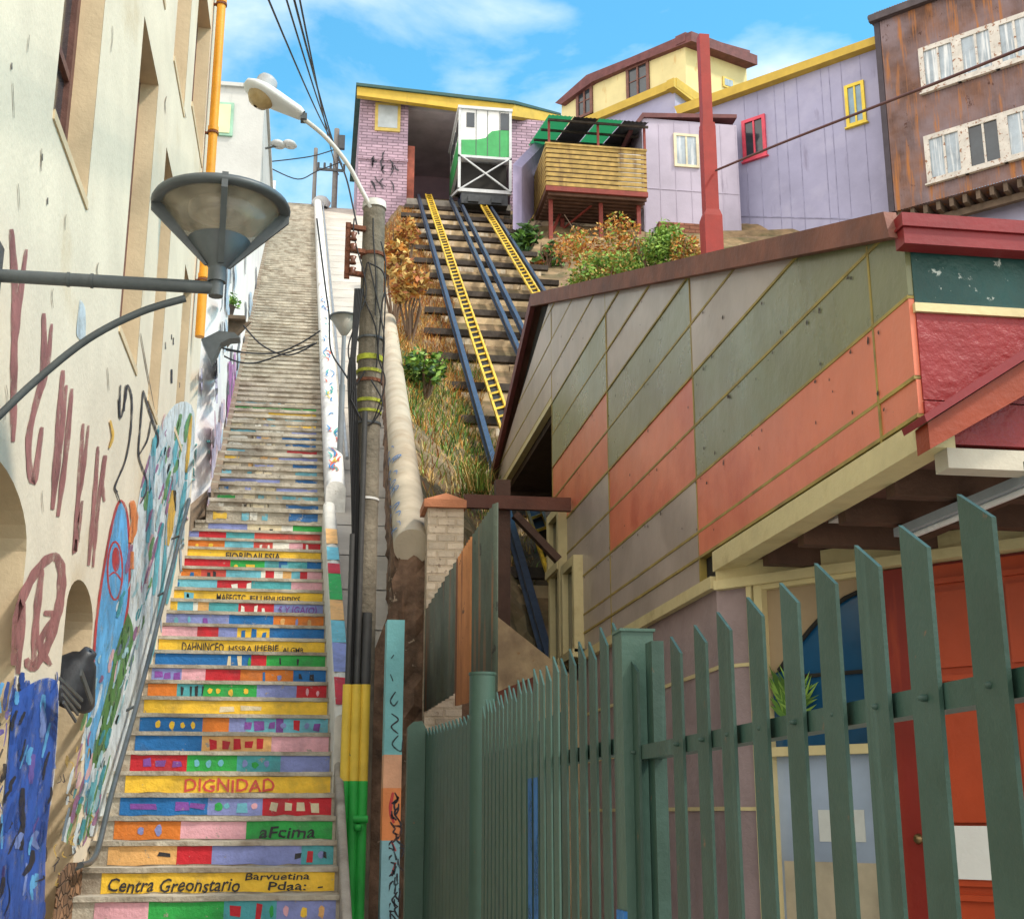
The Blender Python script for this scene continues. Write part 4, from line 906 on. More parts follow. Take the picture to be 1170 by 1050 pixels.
m = MB(); m.box((B.x, 45.9, zf), (a.x+.1, 46.0, zcb)); m.build('back_wall', mat('dim plum wall', (.17,.12,.17), .9, .2, 2), BL)
for x, y1 in ((629,282),(642,278),(686,262),(729,262)):
    q = P(x, 225, Y=42.5 if x != 642 else 44); bq = P(x, y1, Y=q.y); m = MB(); m.box((q.x-.07, q.y-.06, bq.z-1.6), (q.x+.07, q.y+.06, zf-.2)); m.build('support_post', REDT, BL)
m = MB(); m.beam(P(630,268,Y=42.6), P(642,240,Y=43.8), .08, .08); m.beam(P(643,262,Y=43.8), P(676,235,Y=42.7), .06, .06); m.build('brace', REDT, BL)
m = MB(); q = P(717, 175, Y=43); m.box((q.x-.35, 42.6, zf), (q.x+.4, 43.1, ztop+.42)); m.box((q.x-.22, 42.55, ztop+.08), (q.x+.22, 42.6, ztop+.36)); thing('air_conditioner', m, mat('white appliance', (.8,.8,.8), .5, .05), 'small white boxy appliance standing at the right end of the balcony', 'air conditioner')
# rubble bank below the balcony
m = MB(); q0 = P(600, 300, Y=43.4); m.box((q0.x, 44.2, 17), (P(745, 260, Y=44.2).x, 45, B.z-.3)); m.box((P(745,262,Y=43).x-.2, 43.1, 18), (P(800,262,Y=43).x, 43.8, zb_+1.0))
thing('foundation_wall', m, mat('rough pale foundation', (.36,.29,.22), .95, .3, 2, .5, 10, tex=('stone', (2.2, 2.2, 3), (.12,.09,.07))), 'rough stone foundation wall in the shade under the balcony', 'wall')
m = MB(); m.box((P(752,262,Y=42.7).x, 42.6, 18), (P(800,262,Y=42.7).x, 42.95, P(760,255,Y=42.7).z)); thing('brick_footing', m, mat('red brown brick', (.25,.10,.06), .9, .3, 2, .3, tex=('brick', .4, .14, .02, (.5,.45,.4))), 'red brown brick footing below the pale lilac house', 'wall')

# angled street front: big purple house and rusty house
dR = Vector((math.sin(R_(136)), math.cos(R_(136)), 0)); nW = Vector((-dR.y*-1, 0, 0)); nW = Vector((dR.y, -dR.x, 0))      # outward normal toward the camera side
PA = P(839, 140, Y=44.0); plP = (PA, nW)
def Q(x, y, off=0): return P(x, y, pl=(PA+nW*off, nW))
if nW.dot(-PA) < 0: nW = -nW; plP = (PA, nW)
PUR = mat('purple painted sheeting', (.31,.305,.44), .75, .1, .7, .12, 14, streak=((.22,.205,.30), .64, 2.2), stain=((.38,.37,.50), .3, .6))
PH = T('purple_house', Q(930, 285), 'big purple sheet clad house with one red and one yellow window', 'house')
def sheet(par, nm, mt, pts, off, back): 
    m = MB(); m.prism([Q(x, y, off) for x, y in pts], -nW*back); return m.build(nm, mt, par)
sheet(PH, 'wall', PUR, [(778,128),(1012,46),(1030,330),(800,330)], 0, 8)
sheet(PH, 'cornice', YTR, [(770,122),(1004,40),(1004,49),(774,131)], .35, 8.5)
m = MB(); AA, BB = Q(839, 200), Q(1012, 200)
dU = (BB-AA).normalized(); Ln = (BB-AA).length; zlo_, zhi_ = Q(900,330).z, None
n = 10
for i in range(1, n):
    p = AA+dU*(Ln*i/n+random.uniform(-.25,.25)); px = lerp(839, 1012, i/n)
    top = lerp(Q(839,108).z, Q(1003,50).z, i/n)
    m.obox((p.x, p.y, 14), dU*.022, nW*.015, (0, 0, top-14-.1))
zm = Q(925, 223).z
m.obox(AA+Vector((0,0,zm-AA.z)), dU*Ln, nW*.024, (0,0,.045)); m.build('sheet_seams', mat('purple seam', (.275,.27,.39), .75, .3), PH)
def win_q(par, quad, frm, pane, off=0, t=.1, div=1, hdiv=0, zr=None):
    (x0, y0), (x1, y1) = quad; A_, B_ = Q(x0, y0, off), Q(x1, y1, off); z1_, z0_ = zr if zr else (max(A_.z, B_.z), min(A_.z, B_.z))
    u = Vector((B_.x-A_.x, B_.y-A_.y, 0)); W = u.length; u.normalize(); H = z1_-z0_; o = Vector((A_.x, A_.y, z0_)); k = nW*.09; e = nW*.002; up = Vector((0,0,1)); m = MB()
    m.obox(o+e, u*t, k, up*H); m.obox(o+e+u*(W-t), u*t, k, up*H); m.obox(o+e+u*t, u*(W-2*t), k, up*t); m.obox(o+e+u*t+up*(H-t), u*(W-2*t), k, up*t); m.obox(o+e-u*.06-up*.05, u*(W+.12), nW*.14, up*.05)
    for i in range(1, div+1): m.obox(o+e+u*(W*i/(div+1)-.035), u*.07, k*.8, up*H)
    for i in range(1, hdiv+1): m.obox(o+e+u*t+up*(H*i/(hdiv+1)-.02), u*(W-2*t), k*.6, up*.04)
    wo = m.build('window', frm, par); m = MB(); m.obox(o+nW*.02+u*t*.5+up*t*.5, u*(W-t), nW*.015, up*(H-t)); m.build('pane', pane, wo); return wo
win_q(PH, ((848,140),(877,178)), mat('coral red window frame', (.58,.06,.10), .5), DARKGLASS, 0, .13)
win_q(PH, ((965,100),(991,140)), mat('yellow window frame', (.70,.52,.05), .5), BLUEGLASS, 0, .12)
RST = mat('rusted corrugated iron', (.17,.09,.066), .8, .5, .8, .2, 20, stain=((.25,.19,.205), .62, .6), streak=((.40,.16,.05), .53, 4.5), chip=((.09,.04,.03), .63, 2.0))
RH = T('rusty_house', Q(1100, 245), 'rust streaked iron clad house with white framed windows at top right', 'house')
OF = .9
m = MB(); rA, rB = Q(1006, 100, OF), Q(1260, 100, OF); u = (rB-rA); u.z = 0; Ln = u.length; u.normalize(); ztp0, ztp1 = Q(1003, 28, OF).z, Q(1170, -30, OF).z
ztp1 = ztp0+(ztp1-ztp0); zbt = Q(1018, 243, OF).z; ncor = 150; vs = []
for i in range(ncor+1):
    p = Vector((rA.x, rA.y, 0))+u*Ln*i/ncor+nW*(.03*math.cos(i*math.pi)); vs += [(p.x, p.y, zbt), (p.x, p.y, ztp0+.5)]
m.add(vs, [(2*i, 2*i+2, 2*i+3, 2*i+1) for i in range(ncor)], 0, True)
m.obox(Vector((rA.x, rA.y, zbt)), u*.02, -nW*7, (0,0,ztp0+.5-zbt)); m.obox(Vector((rA.x, rA.y, zbt))-nW*.1, u*Ln, -nW*6.9, (0,0,.05)); m.build('wall', RST, RH)
m = MB(); m.obox(Vector((rA.x, rA.y, ztp0+.3))-u*.25+nW*.05, u*(Ln+.3), -nW*7.5, (0,0,.12)); m.obox(Vector((rA.x, rA.y, ztp0+.05))-u*.15+nW*.25, u*(Ln+.3), -nW*.2, (0,0,.27)); m.build('roof', mat('dark roof edge', (.07,.055,.06), .7, .3, 3), RH)
m = MB(); m.obox(Vector((rA.x, rA.y, zbt))-u*.05+nW*.04, u*.2, -nW*.2, (0,0,ztp0-zbt+.3)); m.build('corner_trim', mat('dark corner flashing', (.05,.04,.05), .7), RH)
WF = mat('peeling white window paint', (.56,.53,.48), .7, .15, 3, .3, chip=((.26,.13,.075), .56, 7))
zr1 = (Q(1050,58,OF).z, Q(1056,108,OF).z)
for q in (((1050,62),(1094,60)), ((1094,60),(1139,60)), ((1139,60),(1186,60))): win_q(RH, q, WF, CURT, OF+.03, .17, 1, 0, zr1)
zr2 = (Q(1056,158,OF).z, Q(1061,212,OF).z)
for q in (((1056,160),(1102,160)), ((1102,160),(1148,160)), ((1148,160),(1194,160))): win_q(RH, q, WF, CURT if q[0][0] != 1102 else DARKGLASS, OF+.03, .17, 1, 0, zr2)
m = MB()
for i in range(16):
    p = Vector((rA.x, rA.y, zbt-.32))+u*(Ln*i/16+.2)-nW*.1; m.obox(p, u*.14, -nW*6, (0,0,.3))
m.obox(Vector((rA.x, rA.y, zbt-.55))-nW*.5, u*Ln, -nW*.2, (0,0,.24)); m.build('floor_joists', mat('old joist timber', (.12,.085,.06), .85, .3, 3), RH)
m = MB(); m.obox(Vector((rA.x, rA.y, zbt-5))-nW*1.2, u*Ln, -nW*5, (0,0,4.7)); m.build('base_wall', PUR, RH)
# yellow house behind
YH = T('yellow_house', P(750, 120, Y=58), 'yellow two storey house with brown eaves above the hill', 'house')
cy = P(783, 70, Y=56); dl = Vector((math.sin(R_(-40)), math.cos(R_(-40)), 0)); dr = Vector((math.sin(R_(50)), math.cos(R_(50)), 0)); nl = Vector((-math.cos(R_(-40))*1, math.sin(R_(-40)), 0)); nl = Vector((dl.y*-1, dl.x, 0)); nr = Vector((dr.y, -dr.x, 0))
dr_pk = dr; dr = Vector((math.sin(R_(68)), math.cos(R_(68)), 0)); nr = Vector((dr.y, -dr.x, 0))
def Ql(x, y, off=0): return P(x, y, pl=(cy+nl*off, nl))
nry = nr.copy()
def Qr(x, y, off=0): return P(x, y, pl=(cy+nry*off, nry))
LR = (Qr(852,80)-Qr(783,80)); LR.z = 0; LR = LR.length
YW = mat('faded yellow sheeting', (.62,.54,.28), .8, .1, .8, .1, 14, streak=((.50,.26,.07), .63, 1.6))
m = MB(); m.prism([Ql(642,112), Ql(783,52), Ql(785,190), Ql(640,190)], dr*LR); m.build('wall', YW, YH)
m = MB(); m.prism([Ql(634,118,.3), Ql(670,86,.3), Ql(720,66,.3), Ql(790,36,.3), Ql(790,47,.3), Ql(722,74,.3), Ql(676,94,.3), Ql(640,120,.3)], dr*(LR+.3)); m.prism([Qr(783,37,.35), Qr(857,58,.35), Qr(857,68,.35), Qr(783,47,.35)], dl*.6); m.build('roof', TRIMB, YH)
def win_l(quad, frm, pane):
    (x0, y0), (x1, y1) = quad; A_, B_ = Ql(x0, y0), Ql(x1, y1); m = MB(); z0_, z1_ = B_.z, A_.z; u = Vector((B_.x-A_.x, B_.y-A_.y, 0)); W = u.length; u.normalize(); o = Vector((A_.x, A_.y, z0_)); H = z1_-z0_
    for a, b_ in ((0, .16), (W-.16, .16), (W/2-.05, .1)): m.obox(o+u*a, u*b_, nl*.1, (0,0,H))
    m.obox(o, u*W, nl*.12, (0,0,.14)); m.obox(o+Vector((0,0,H-.16)), u*W, nl*.12, (0,0,.2)); m.obox(o+Vector((0,0,H*.55)), u*W, nl*.06, (0,0,.05)); wo = m.build('window', frm, YH); m = MB(); m.obox(o, u*W, nl*.03, (0,0,H)); m.build('pane', pane, wo)
for q in (((659,106),(678,130)), ((716,80),(743,108))): win_l(q, BROWNW, DARKGLASS)
m = MB(); A_, B_ = Qr(825,88), Qr(838,104); u = (B_-A_); u.z = 0; m.obox(Vector((A_.x, A_.y, B_.z)), u, nr*.08, (0,0,A_.z-B_.z)); wo = m.build('window', mat('ochre frame', (.6,.45,.1), .6), YH); m = MB(); m.obox(Vector((A_.x, A_.y, B_.z+.1))+u*.12, u*.76, nr*.1, (0,0,A_.z-B_.z-.2)); m.build('pane', CURT, wo)
# small purple block with cornice in front of the yellow house
PK = T('small_purple_block', P(740, 130, Y=51), 'low purple block with a mustard cornice in front of the yellow house', 'house')
dr = dr_pk; nr = Vector((dr.y, -dr.x, 0)); ck = P(771, 100, Y=51)
def Kl(x, y, off=0): return P(x, y, pl=(ck+nl*off, nl))
def Kr(x, y, off=0): return P(x, y, pl=(ck+nr*off, nr))
m = MB(); m.prism([Kl(660,140), Kl(771,98), Kl(772,190), Kl(660,190)], dr*4); m.build('wall', PUR, PK)
m = MB(); m.prism([Kl(652,141,.25), Kl(773,89,.25), Kl(773,99,.25), Kl(658,146,.25)], dr*4.2); m.prism([Kr(770,89,.25), Kr(806,117,.25), Kr(806,127,.25), Kr(770,99,.25)], dl*.4); m.build('cornice', YTR, PK)

# red post and brown cable
RP = T('red_post', P(811, 330, Y=28), 'tall red square post with stepped shaft rising behind the panelled roof', 'post')
def pz(y): return P(811, y, Y=28).z
xp = P(810, 200, Y=28).x
m = MB(); m.box((xp-.13, 27.87, pz(145)), (xp+.12, 28.13, pz(43))); m.build('upper_shaft', REDT2 if False else mat('bright red post paint', (.25,.017,.010), .55, .12, 3, .12, chip=((.25,.05,.04), .66, 6)), RP)
RPM = MATS['bright red post paint']
m = MB(); m.box((xp-.16, 27.84, pz(243)), (xp+.17, 28.16, pz(147))); m.box((xp-.15, 27.85, pz(147)), (xp+.16, 28.15, pz(143))); m.build('middle_shaft', RPM, RP)
m = MB(); m.box((xp-.22, 27.78, pz(420)), (xp+.22, 28.22, pz(250))); m.prism([(xp-.22, 27.78, pz(250)), (xp+.22, 27.78, pz(250)), (xp+.17, 27.8, pz(243)), (xp-.16, 27.8, pz(243))], (0,.4,0)); m.build('plinth', RPM, RP)
m = MB(); pts = [P(818, 195, Y=27.8), P(890, 165, Y=24.6), P(1000, 122, Y=21), P(1090, 87, Y=18.7), P(1230, 30, Y=16)]
m.tube(smooth_line([tuple(p) for p in pts], 5), .028, 6); thing('guy_cable', m, mat('rusty brown cable', (.10,.04,.035), .7), 'thick brown cable running from the red post past the rusty house', 'cable')

# vegetation
DRY1, DRY2, DRY3 = mat('dry leaf orange', (.52,.22,.04), .7, .35, 4, 0), mat('dry leaf straw', (.56,.38,.12), .7, .35, 4, 0), mat('dry leaf rust', (.32,.11,.04), .7, .35, 4, 0)
LIME = mat('leaf lime', (.20,.30,.04), .6, .4, 4, 0)
def bush(name, label, px, Y, rad, n, size, mats, stems=7):
    c = P(px[0], px[1], Y=Y); g = Vector((c.x, c.y, hill(c.x, Y)-.1)); o = T(name, g, label, 'bush'); m = MB(); rr = random.Random(int(px[0]))
    for k in range(7):
        q = Vector((rr.uniform(-.7, .7)*rad[0], rr.uniform(-.6, .6)*rad[1], rr.uniform(-.5, .6)*rad[2])); leaf_cloud(m, c+q, (rad[0]*.5, rad[1]*.5, rad[2]*.5), n//7, size, len(mats), rr)
    m.build('foliage', mats, o); m = MB()
    for k in range(stems):
        e = c+Vector((rr.uniform(-.8,.8)*rad[0], rr.uniform(-.5,.5)*rad[1], rr.uniform(.2,1.05)*rad[2])); m.tube([g, (g+e)/2+Vector((rr.uniform(-.2,.2),0,.1)), e], [.04,.025,.01], 5)
    m.build('stem', mat('twig brown', (.13,.08,.05), .85), o); return o
bush('dry_shrub', 'orange dry shrub above the roof below the balcony posts', (688,285), 34, (1.35,.9,1.15), 4200, .062, [DRY1, DRY2, DRY3, DRY1, G2])
bush('green_shrub', 'bright green bush behind the panelled roof left of the red post', (748,292), 33, (1.1,.8,.85), 4200, .062, [G1, G2, LIME, G2])
bush('lime_shrub', 'yellow green low bush at the foot of the orange dry shrub', (690,312), 31, (.95,.7,.5), 2400, .06, [LIME, G2, DRY2, G1])
bush('rusty_shrub', 'rust coloured shrub against the red post', (786,292), 32, (.55,.5,.7), 1500, .06, [DRY1, DRY2, DRY3, LIME])
bush('dark_shrub', 'dark green bush in the shade below the embankment wall', (602,280), 40, (.6,.6,.8), 500, .14, [G3, G1, G3])
bush('ivy_clump', 'small dark green clump beside the right track below the balcony', (625,300), 38, (.5,.5,.7), 400, .12, [G3, G1, DRY3])
# grass and scrub on the strip left of the rails
m = MB(); rr = random.Random(31)
def blade(m, p, h, lean, wd, mi):
    d = Vector((math.cos(lean), math.sin(lean), 0)); s_ = Vector((-d.y, d.x, 0))*wd; q = p+Vector((0,0,h*.6))+d*h*.25; r = p+Vector((0,0,h))+d*h*.75
    m.add([p-s_, p+s_, q+s_*.6, q-s_*.6, r], [(0,1,2,3),(3,2,4)], mi)
for i in range(20000):
    y = 13.2+rr.random()*33.5; x = 1.3+rr.random()*2.0*(.95+.1*math.sin(y)); n_ = math.sin(y*1.7+x*2)+math.sin(y*.63+1)
    z = hill(x, y)-.02
    if y > 27: mi = rr.choice([0,0,1,2,2,1]) 
    elif y > 19.5: mi = rr.choice([3,4,1,3,5,1,0]) if n_ > -.9 else rr.choice([1,0])
    else: mi = rr.choice([1,1,6,6,2,4]) 
    if y < 19.5 and rr.random() < .45: continue
    if y < 17.5 and x > 1.7: continue
    blade(m, Vector((x, y, z)), rr.uniform(.08, .28)*(1.25 if 19 < y < 27 else 1), rr.random()*6.28, rr.uniform(.006, .016), mi)
og = m.build('hillside_grass', [DRY1, DRY2, DRY3, G1, G2, G3, mat('pale straw', (.46,.34,.14), .8, .3, 4, 0)]); tag(og, 'dry and green grass covering the bank left of the funicular rails', 'grass', kind='stuff')
def tuft(px, Y, label, mats, h=.5):
    c = P(*px, Y=Y); m = MB(); rr = random.Random(int(px[1]))
    for i in range(220): blade(m, c+Vector((rr.gauss(0,.12), rr.gauss(0,.15), -.05)), h*rr.uniform(.5, 1.1), rr.random()*6.28, .008, rr.randrange(len(mats)))
    thing('grass_tuft', m, mats, label, 'grass tuft')
tuft((545,560), 18.2, 'green spiky tuft between the coping and the left rail', [G1, LIME, DRY2], .6)
for i, (x, y, Y) in enumerate(((452,300,29),(470,330,27.5),(462,275,33))):
    bush('dry_scrub', ['tangled rust brown scrub below the brick pier of the station','straw coloured scrub between coping and left rail','dry scrub at the foot of the lilac brick station'][i], (x, y), Y, (.42,.6,.5), 700, .09, [DRY1, DRY2, DRY3, DRY2])
bush('green_scrub', 'dense green scrub on the bank beside the round coping', (487,420), 22.5, (.42,.8,.42), 900, .07, [G1, G3, LIME, G2])

# ------------------------------------------------------------------ utility pole, its lamp and wires
YP = 11.5; xp0 = .415
UPo = T('utility_pole', (xp0, YP, zs(11)), 'weathered concrete utility pole with cables beside the stairs', 'utility pole')
zpt = P(425, 237, Y=YP).z
m = MB(); m.tube([(xp0, YP, GROUND), (xp0, YP, 2), (xp0, YP, zpt)], [.128, .118, .104], 20); m.build('shaft', mat('mossy weathered pole', (.185,.16,.12), .9, .35, 4, .6, 22, streak=((.09,.075,.055), .54, 8), chip=((.42,.39,.34), .66, 6)), UPo)
m = MB(); m.tube([(xp0, YP, zpt-.02), (xp0, YP, zpt+.05), (xp0, YP, zpt+.09)], [.116,.11,.03], 18); m.build('cap', mat('pale cement', (.5,.49,.45), .9), UPo)
for y, h, nm, mt in ((410,.05,'yellow_band',gp('lime band', (.42,.46,.04))),(424,.03,'yellow_band',gp('lime band', (.42,.46,.04))),(458,.03,'yellow_band',gp('lime band', (.42,.46,.04))),(470,.025,'yellow_band',gp('lime band', (.42,.46,.04))),(385,.02,'steel_band',GREYMET),(435,.03,'steel_band',RUST),(570,.02,'steel_band',mat('white tape', (.7,.7,.68), .6)),(483,.02,'steel_band',GREYMET),(290,.03,'steel_band',RUST)):
    z = P(425, y, Y=YP-.1).z; m = MB(); m.tube([(xp0, YP, z), (xp0, YP, z+h)], .122, 18); m.build(nm, mt, UPo)
m = MB()
for y in (266, 292, 318): q = P(412, y, Y=YP); m.beam((xp0-.08, YP-.08, q.z), (xp0-.26, YP-.12, q.z), .05, .04)
m.beam((xp0-.24, YP-.12, P(412,325,Y=YP).z), (xp0-.24, YP-.12, P(412,262,Y=YP).z), .05, .03, up=(0,1,0)); m.build('cable_rack', RUST, UPo)
for y in (272, 285, 299, 312):
    q = P(404, y, Y=YP-.12); m = MB(); m.lathe([(.01,-.04),(.035,-.035),(.02,0),(.035,.035),(.01,.04)], (xp0-.19, YP-.15, q.z), 12); m.build('insulator', mat('brown porcelain', (.16,.06,.035), .3, .2, 4, 0), UPo)
for i, (x, r, top) in enumerate(((393.5,.042,610),(404,.042,470),(414,.045,700))):
    q = P(x, 900, Y=YP-.17); yy = YP-.17-(.02 if i == 1 else 0); z1, z2, z3, z4 = GROUND, P(x, 892, Y=yy).z, P(x, 782, Y=yy).z, P(x, top, Y=yy).z
    m = MB(); m.tube([(q.x, yy, z1), (q.x, yy, z2)], r, 12, 0); m.tube([(q.x, yy, z2), (q.x, yy, z3)], r, 12, 1); m.tube([(q.x, yy, z3), (q.x, yy, z4)], r*(.98 if i == 2 else .6), 12, 2); m.build('conduit', [pm_ for pm_ in (mat('conduit green', (.03,.42,.07), .55, .12, 5, .15, chip=((.02,.2,.05), .66, 8)), mat('conduit yellow', (.72,.50,.06), .55, .12, 5, .15, chip=((.3,.25,.1), .66, 8)), mat('conduit black', (.05,.05,.05), .5, .2, 5, .1))], UPo)
m = MB(); q = P(412, 940, Y=YP-.24); m.tube([(q.x-.06, YP-.23, q.z+.03), (q.x+.06, YP-.24, q.z+.03)], .03, 10); m.lathe([(0,0),(.035,0),(.035,.05),(0,.05)], (q.x-.02, YP-.24, q.z-.06), 12); m.build('clamp', MATS['conduit green'], UPo)
m = MB()
for k in range(5):
    x0 = 397+3*k; pts = [(406+2*k, 330),(402+k, 400),(398+2*k, 430),(401+2*k, 520),(403+2*k, 640),(399+2.5*k, 790)]
    m.tube(smooth_line([tuple(P(x, y, Y=YP-.15)) for x, y in pts], 5), .010, 6)
for pts in ([(417,424),(402,450),(404,462),(420,486),(437,462),(424,434)], [(420,300),(437,310),(440,330),(436,352),(430,420)]): m.tube(smooth_line([tuple(P(x, y, Y=YP-.16)) for x, y in pts], 6), .008, 6)
rc = random.Random(12)
for k in range(5):
    x = rc.uniform(404, 436); y = rc.uniform(245, 330); pts = [(x, y)]
    for q_ in range(rc.randint(3, 5)): x = min(440, max(398, x+rc.uniform(-14, 14))); y += rc.uniform(18, 60); pts.append((x, y))
    m.tube(smooth_line([tuple(P(x, y, Y=YP-.13-.01*k)) for x, y in pts], 5), .007, 5)
m.build('loose_cables', mat('black cable', (.015,.015,.017), .6), UPo)
SLM = T('street_lamp', P(425, 235, Y=YP), 'white cobra head street lamp on a curved arm from the concrete pole top', 'street lamp')
m = MB(); pts = [(424,238),(412,215),(396,186),(372,157),(348,137)]
m.tube(smooth_line([tuple(P(x, y, Y=YP-.08)) for x, y in pts], 6), .022, 10); m.build('arm', mat('lamp arm grey', (.55,.54,.50), .5, .1), SLM)
YH_ = YP-.08; a = P(346, 133, Y=YH_); b = P(279, 97, Y=YH_); ax = (a-b).normalized(); upv = Vector((0,0,1)); side = Vector((0,1,0)); nrm_ = ax.cross(side).normalized(); nrm_ = nrm_ if nrm_.z > 0 else -nrm_
m = MB(); K_ = 14; rows = []
prof = [(0,.03,.03),(.05,.12,.065),(.18,.17,.085),(.34,.18,.095),(.55,.155,.09),(.75,.12,.08),(.93,.095,.07),(1,.07,.05)]; Lh = (a-b).length
for t, wd, ht in prof: rows.append([b+ax*Lh*t+side*wd*math.cos(2*math.pi*j/K_)+nrm_*(ht*math.sin(2*math.pi*j/K_)*(1 if j < K_/2 else .55)) for j in range(K_)])
m.add([v for r in rows for v in r], [(i*K_+j, i*K_+(j+1) % K_, (i+1)*K_+(j+1) % K_, (i+1)*K_+j) for i in range(len(rows)-1) for j in range(K_)], 0, True); m.build('housing', mat('lamp housing white', (.72,.73,.72), .45, .08), SLM)
m = MB(); m.lathe([(.135,0),(.125,-.05),(.085,-.10),(.02,-.125)], b+ax*Lh*.32-nrm_*.02, 20, axis=nrm_); m.build('diffuser', mat('amber lamp glass', (.42,.30,.14), .2, .3, 6, .05), SLM)
m = MB(); m.lathe([(.10,.05),(.10,.15),(.085,.18),(.05,.20),(.01,.205)], b+ax*Lh*.27, 16, axis=nrm_); m.build('photocell', mat('grey plastic', (.45,.46,.48), .4), SLM)
m = MB(); m.box((a.x-.02, YH_-.05, a.z-.05), (a.x+.04, YH_+.05, a.z+.01)); m.build('neck', GREYMET, SLM)
# slim post-top cone lamp
YK = 19.0; q = P(393, 383, Y=YK)
CL = T('cone_lamp_post', (q.x, YK, zs(YK)), 'slim grey post with an upturned cone lamp behind the utility pole', 'street lamp')
m = MB(); m.tube([(q.x, YK, zs(YK)-.1), (q.x, YK, q.z-.8)], .045, 10); m.tube([(q.x, YK, q.z-.8), (q.x, YK, q.z)], .032, 10); m.build('post', mat('grey lamp post', (.22,.24,.26), .5, .15), CL)
m = MB(); m.lathe([(.03,-.02),(.06,.02),(.215,.27),(.2,.27),(.05,.04)], (q.x, YK, q.z), 24); m.build('shade', mat('frosted lamp cone', (.27,.25,.21), .5, .15), CL)
m = MB(); m.lathe([(.18,.27),(.235,.275),(.23,.30),(.1,.33),(.01,.335)], (q.x, YK, q.z), 24); m.build('cap', GREYMET, CL)
# far poles at the head of the stairs
for (x, yt, yb_, Y, lab, lean, r) in ((385,148,262,50,'distant weathered wooden pole with crossarm at the head of the stairs', 0,.11),(361,170,262,49.5,'thin distant grey post left of the crossarm pole', 0,.08)):
    o = T('distant_pole', P(x, yb_, Y=Y), lab, 'utility pole'); t = P(x, yt, Y=Y); m = MB(); m.tube([(t.x, Y, 19), (t.x, Y, t.z)], [r*1.15, r], 10); m.build('shaft', mat('far pole grey', (.22,.21,.20), .9, .2), o)
    if r > .1:
        m = MB(); q = P(x, 197, Y=Y); m.box((t.x-.8, Y-.2, q.z-.05), (t.x+.4, Y-.12, q.z+.05)); m.box((t.x+.08, Y-.1, t.z-.9), (t.x+.35, Y+.1, t.z-.3)); m.build('crossarm', GREYMET, o)
        for x2 in (-.7,-.45,-.2,.35): m = MB(); m.tube([(t.x+x2, Y-.15, q.z+.06), (t.x+x2, Y-.15, q.z+.3)], .05, 8); m.build('insulator', GREYMET, o)
    else:
        m = MB(); q = P(370, 232, Y=Y); m.lathe([(.3,-.25),(.4,.0),(.25,.2),(.05,.28)], (t.x+.3, Y, q.z), 14); m.build('hood', MATS['pale lamp grey'], o)
BC = mat('black overhead wire', (.015,.016,.02), .6)
for i, (x0, y0, Y0_, x1, y1, Y1_, r) in enumerate(((325,-4,13,388,172,50,.010),(341,-4,13,389,180,50,.010),(348,-4,13,391,188,50,.012),(352,-4,13,387,200,50,.010))):
    A_, B_ = P(x0, y0, Y=Y0_), P(x1, y1, Y=Y1_); A_ = A_+(A_-B_)*.6; pts = []
    for k in range(25):
        t = k/24; p = A_.lerp(B_, t); p.z -= .5*4*t*(1-t); pts.append(p)
    m = MB(); m.tube(pts, [lerp(r*.7, r*1.9, k/24) for k in range(25)], 6)
    thing('overhead_wire', m, BC, 'thin black overhead wire running up to the distant crossarm pole', 'wire', 'overhead wires above the stairs')
for pts, Y, lab in (([(230,387),(258,400),(310,404),(340,394),(366,378)],20,'slack dark cable crossing over the stairs from the hooded lamp to the parapet, uppermost'),
                 ([(232,390),(262,410),(290,415),(325,404),(362,392)],19.8,'slack dark cable over the stairs, lowest sag beneath its neighbours'),
                 ([(150,368),(190,380),(232,393),(275,402)],18.5,'thin wire from the cream wall to the hooded lamp'),
                 ([(278,372),(300,395),(330,406),(362,392)],20.4,'thin wire from the wall shelf to the parapet'),
                 ([(362,250),(372,330),(376,360),(378,400),(392,424),(402,440)],18,'grey cable dropping from the parapet to the utility pole'),
                 ([(308,185),(335,182),(360,178),(386,170)],45,'distant wire from the pale house to the crossarm pole, upper'),
                 ([(308,192),(340,205),(362,196),(388,186)],45.5,'distant wire from the pale house to the thin post, lower'),
                 ([(386,180),(396,205),(404,240),(410,268)],30,'thin wire descending from the distant pole to the utility pole')):
    m = MB(); m.tube(smooth_line([tuple(P(x, y, Y=Y)) for x, y in pts], 6), .013 if Y < 25 else .022, 6); thing('slack_cable', m, BC, lab, 'cable')

# ------------------------------------------------------------------ panelled house on the right
XH = 2.6
HS = T('panelled_house', (5, 10, GROUND), 'house with large mauve, green and coral panels, gable roof and angled corner entry', 'house')
GRY = mat('mauve grey board', (.41,.335,.30), .38, .16, 1.1, .16, 7, stain=((.33,.265,.235), .3, 1.2), coat=.2, streak=((.46,.38,.34), .6, 1.2), chip=((.14,.10,.085), .685, 7))
GNB = mat('olive green board', (.175,.18,.085), .30, .22, .9, .18, 7, stain=((.15,.20,.14), .42, .9), coat=.25, streak=((.235,.25,.17), .6, 1.2), chip=((.06,.065,.05), .675, 6))
COR = mat('coral board', (.68,.18,.095), .38, .14, 1.0, .16, 7, stain=((.54,.095,.05), .3, 1.1), coat=.2, streak=((.72,.25,.16), .6, 1.2), chip=((.3,.08,.05), .685, 7))
STRIP = mat('ochre joint strip', (.34,.25,.06), .55, .2, 4, .15, stain=((.22,.16,.05), .4, 5))
CRM = mat('cream trim paint', (.62,.52,.28), .55, .12, 3, .15, stain=((.42,.33,.16), .25, 3), chip=((.15,.11,.07), .70, 12))
SL = .361
ZN, YN, YA, ZA = 2.66, 5.15, 14.88, 6.12
def roofz(y): return ZA-SL*abs(y-YA)
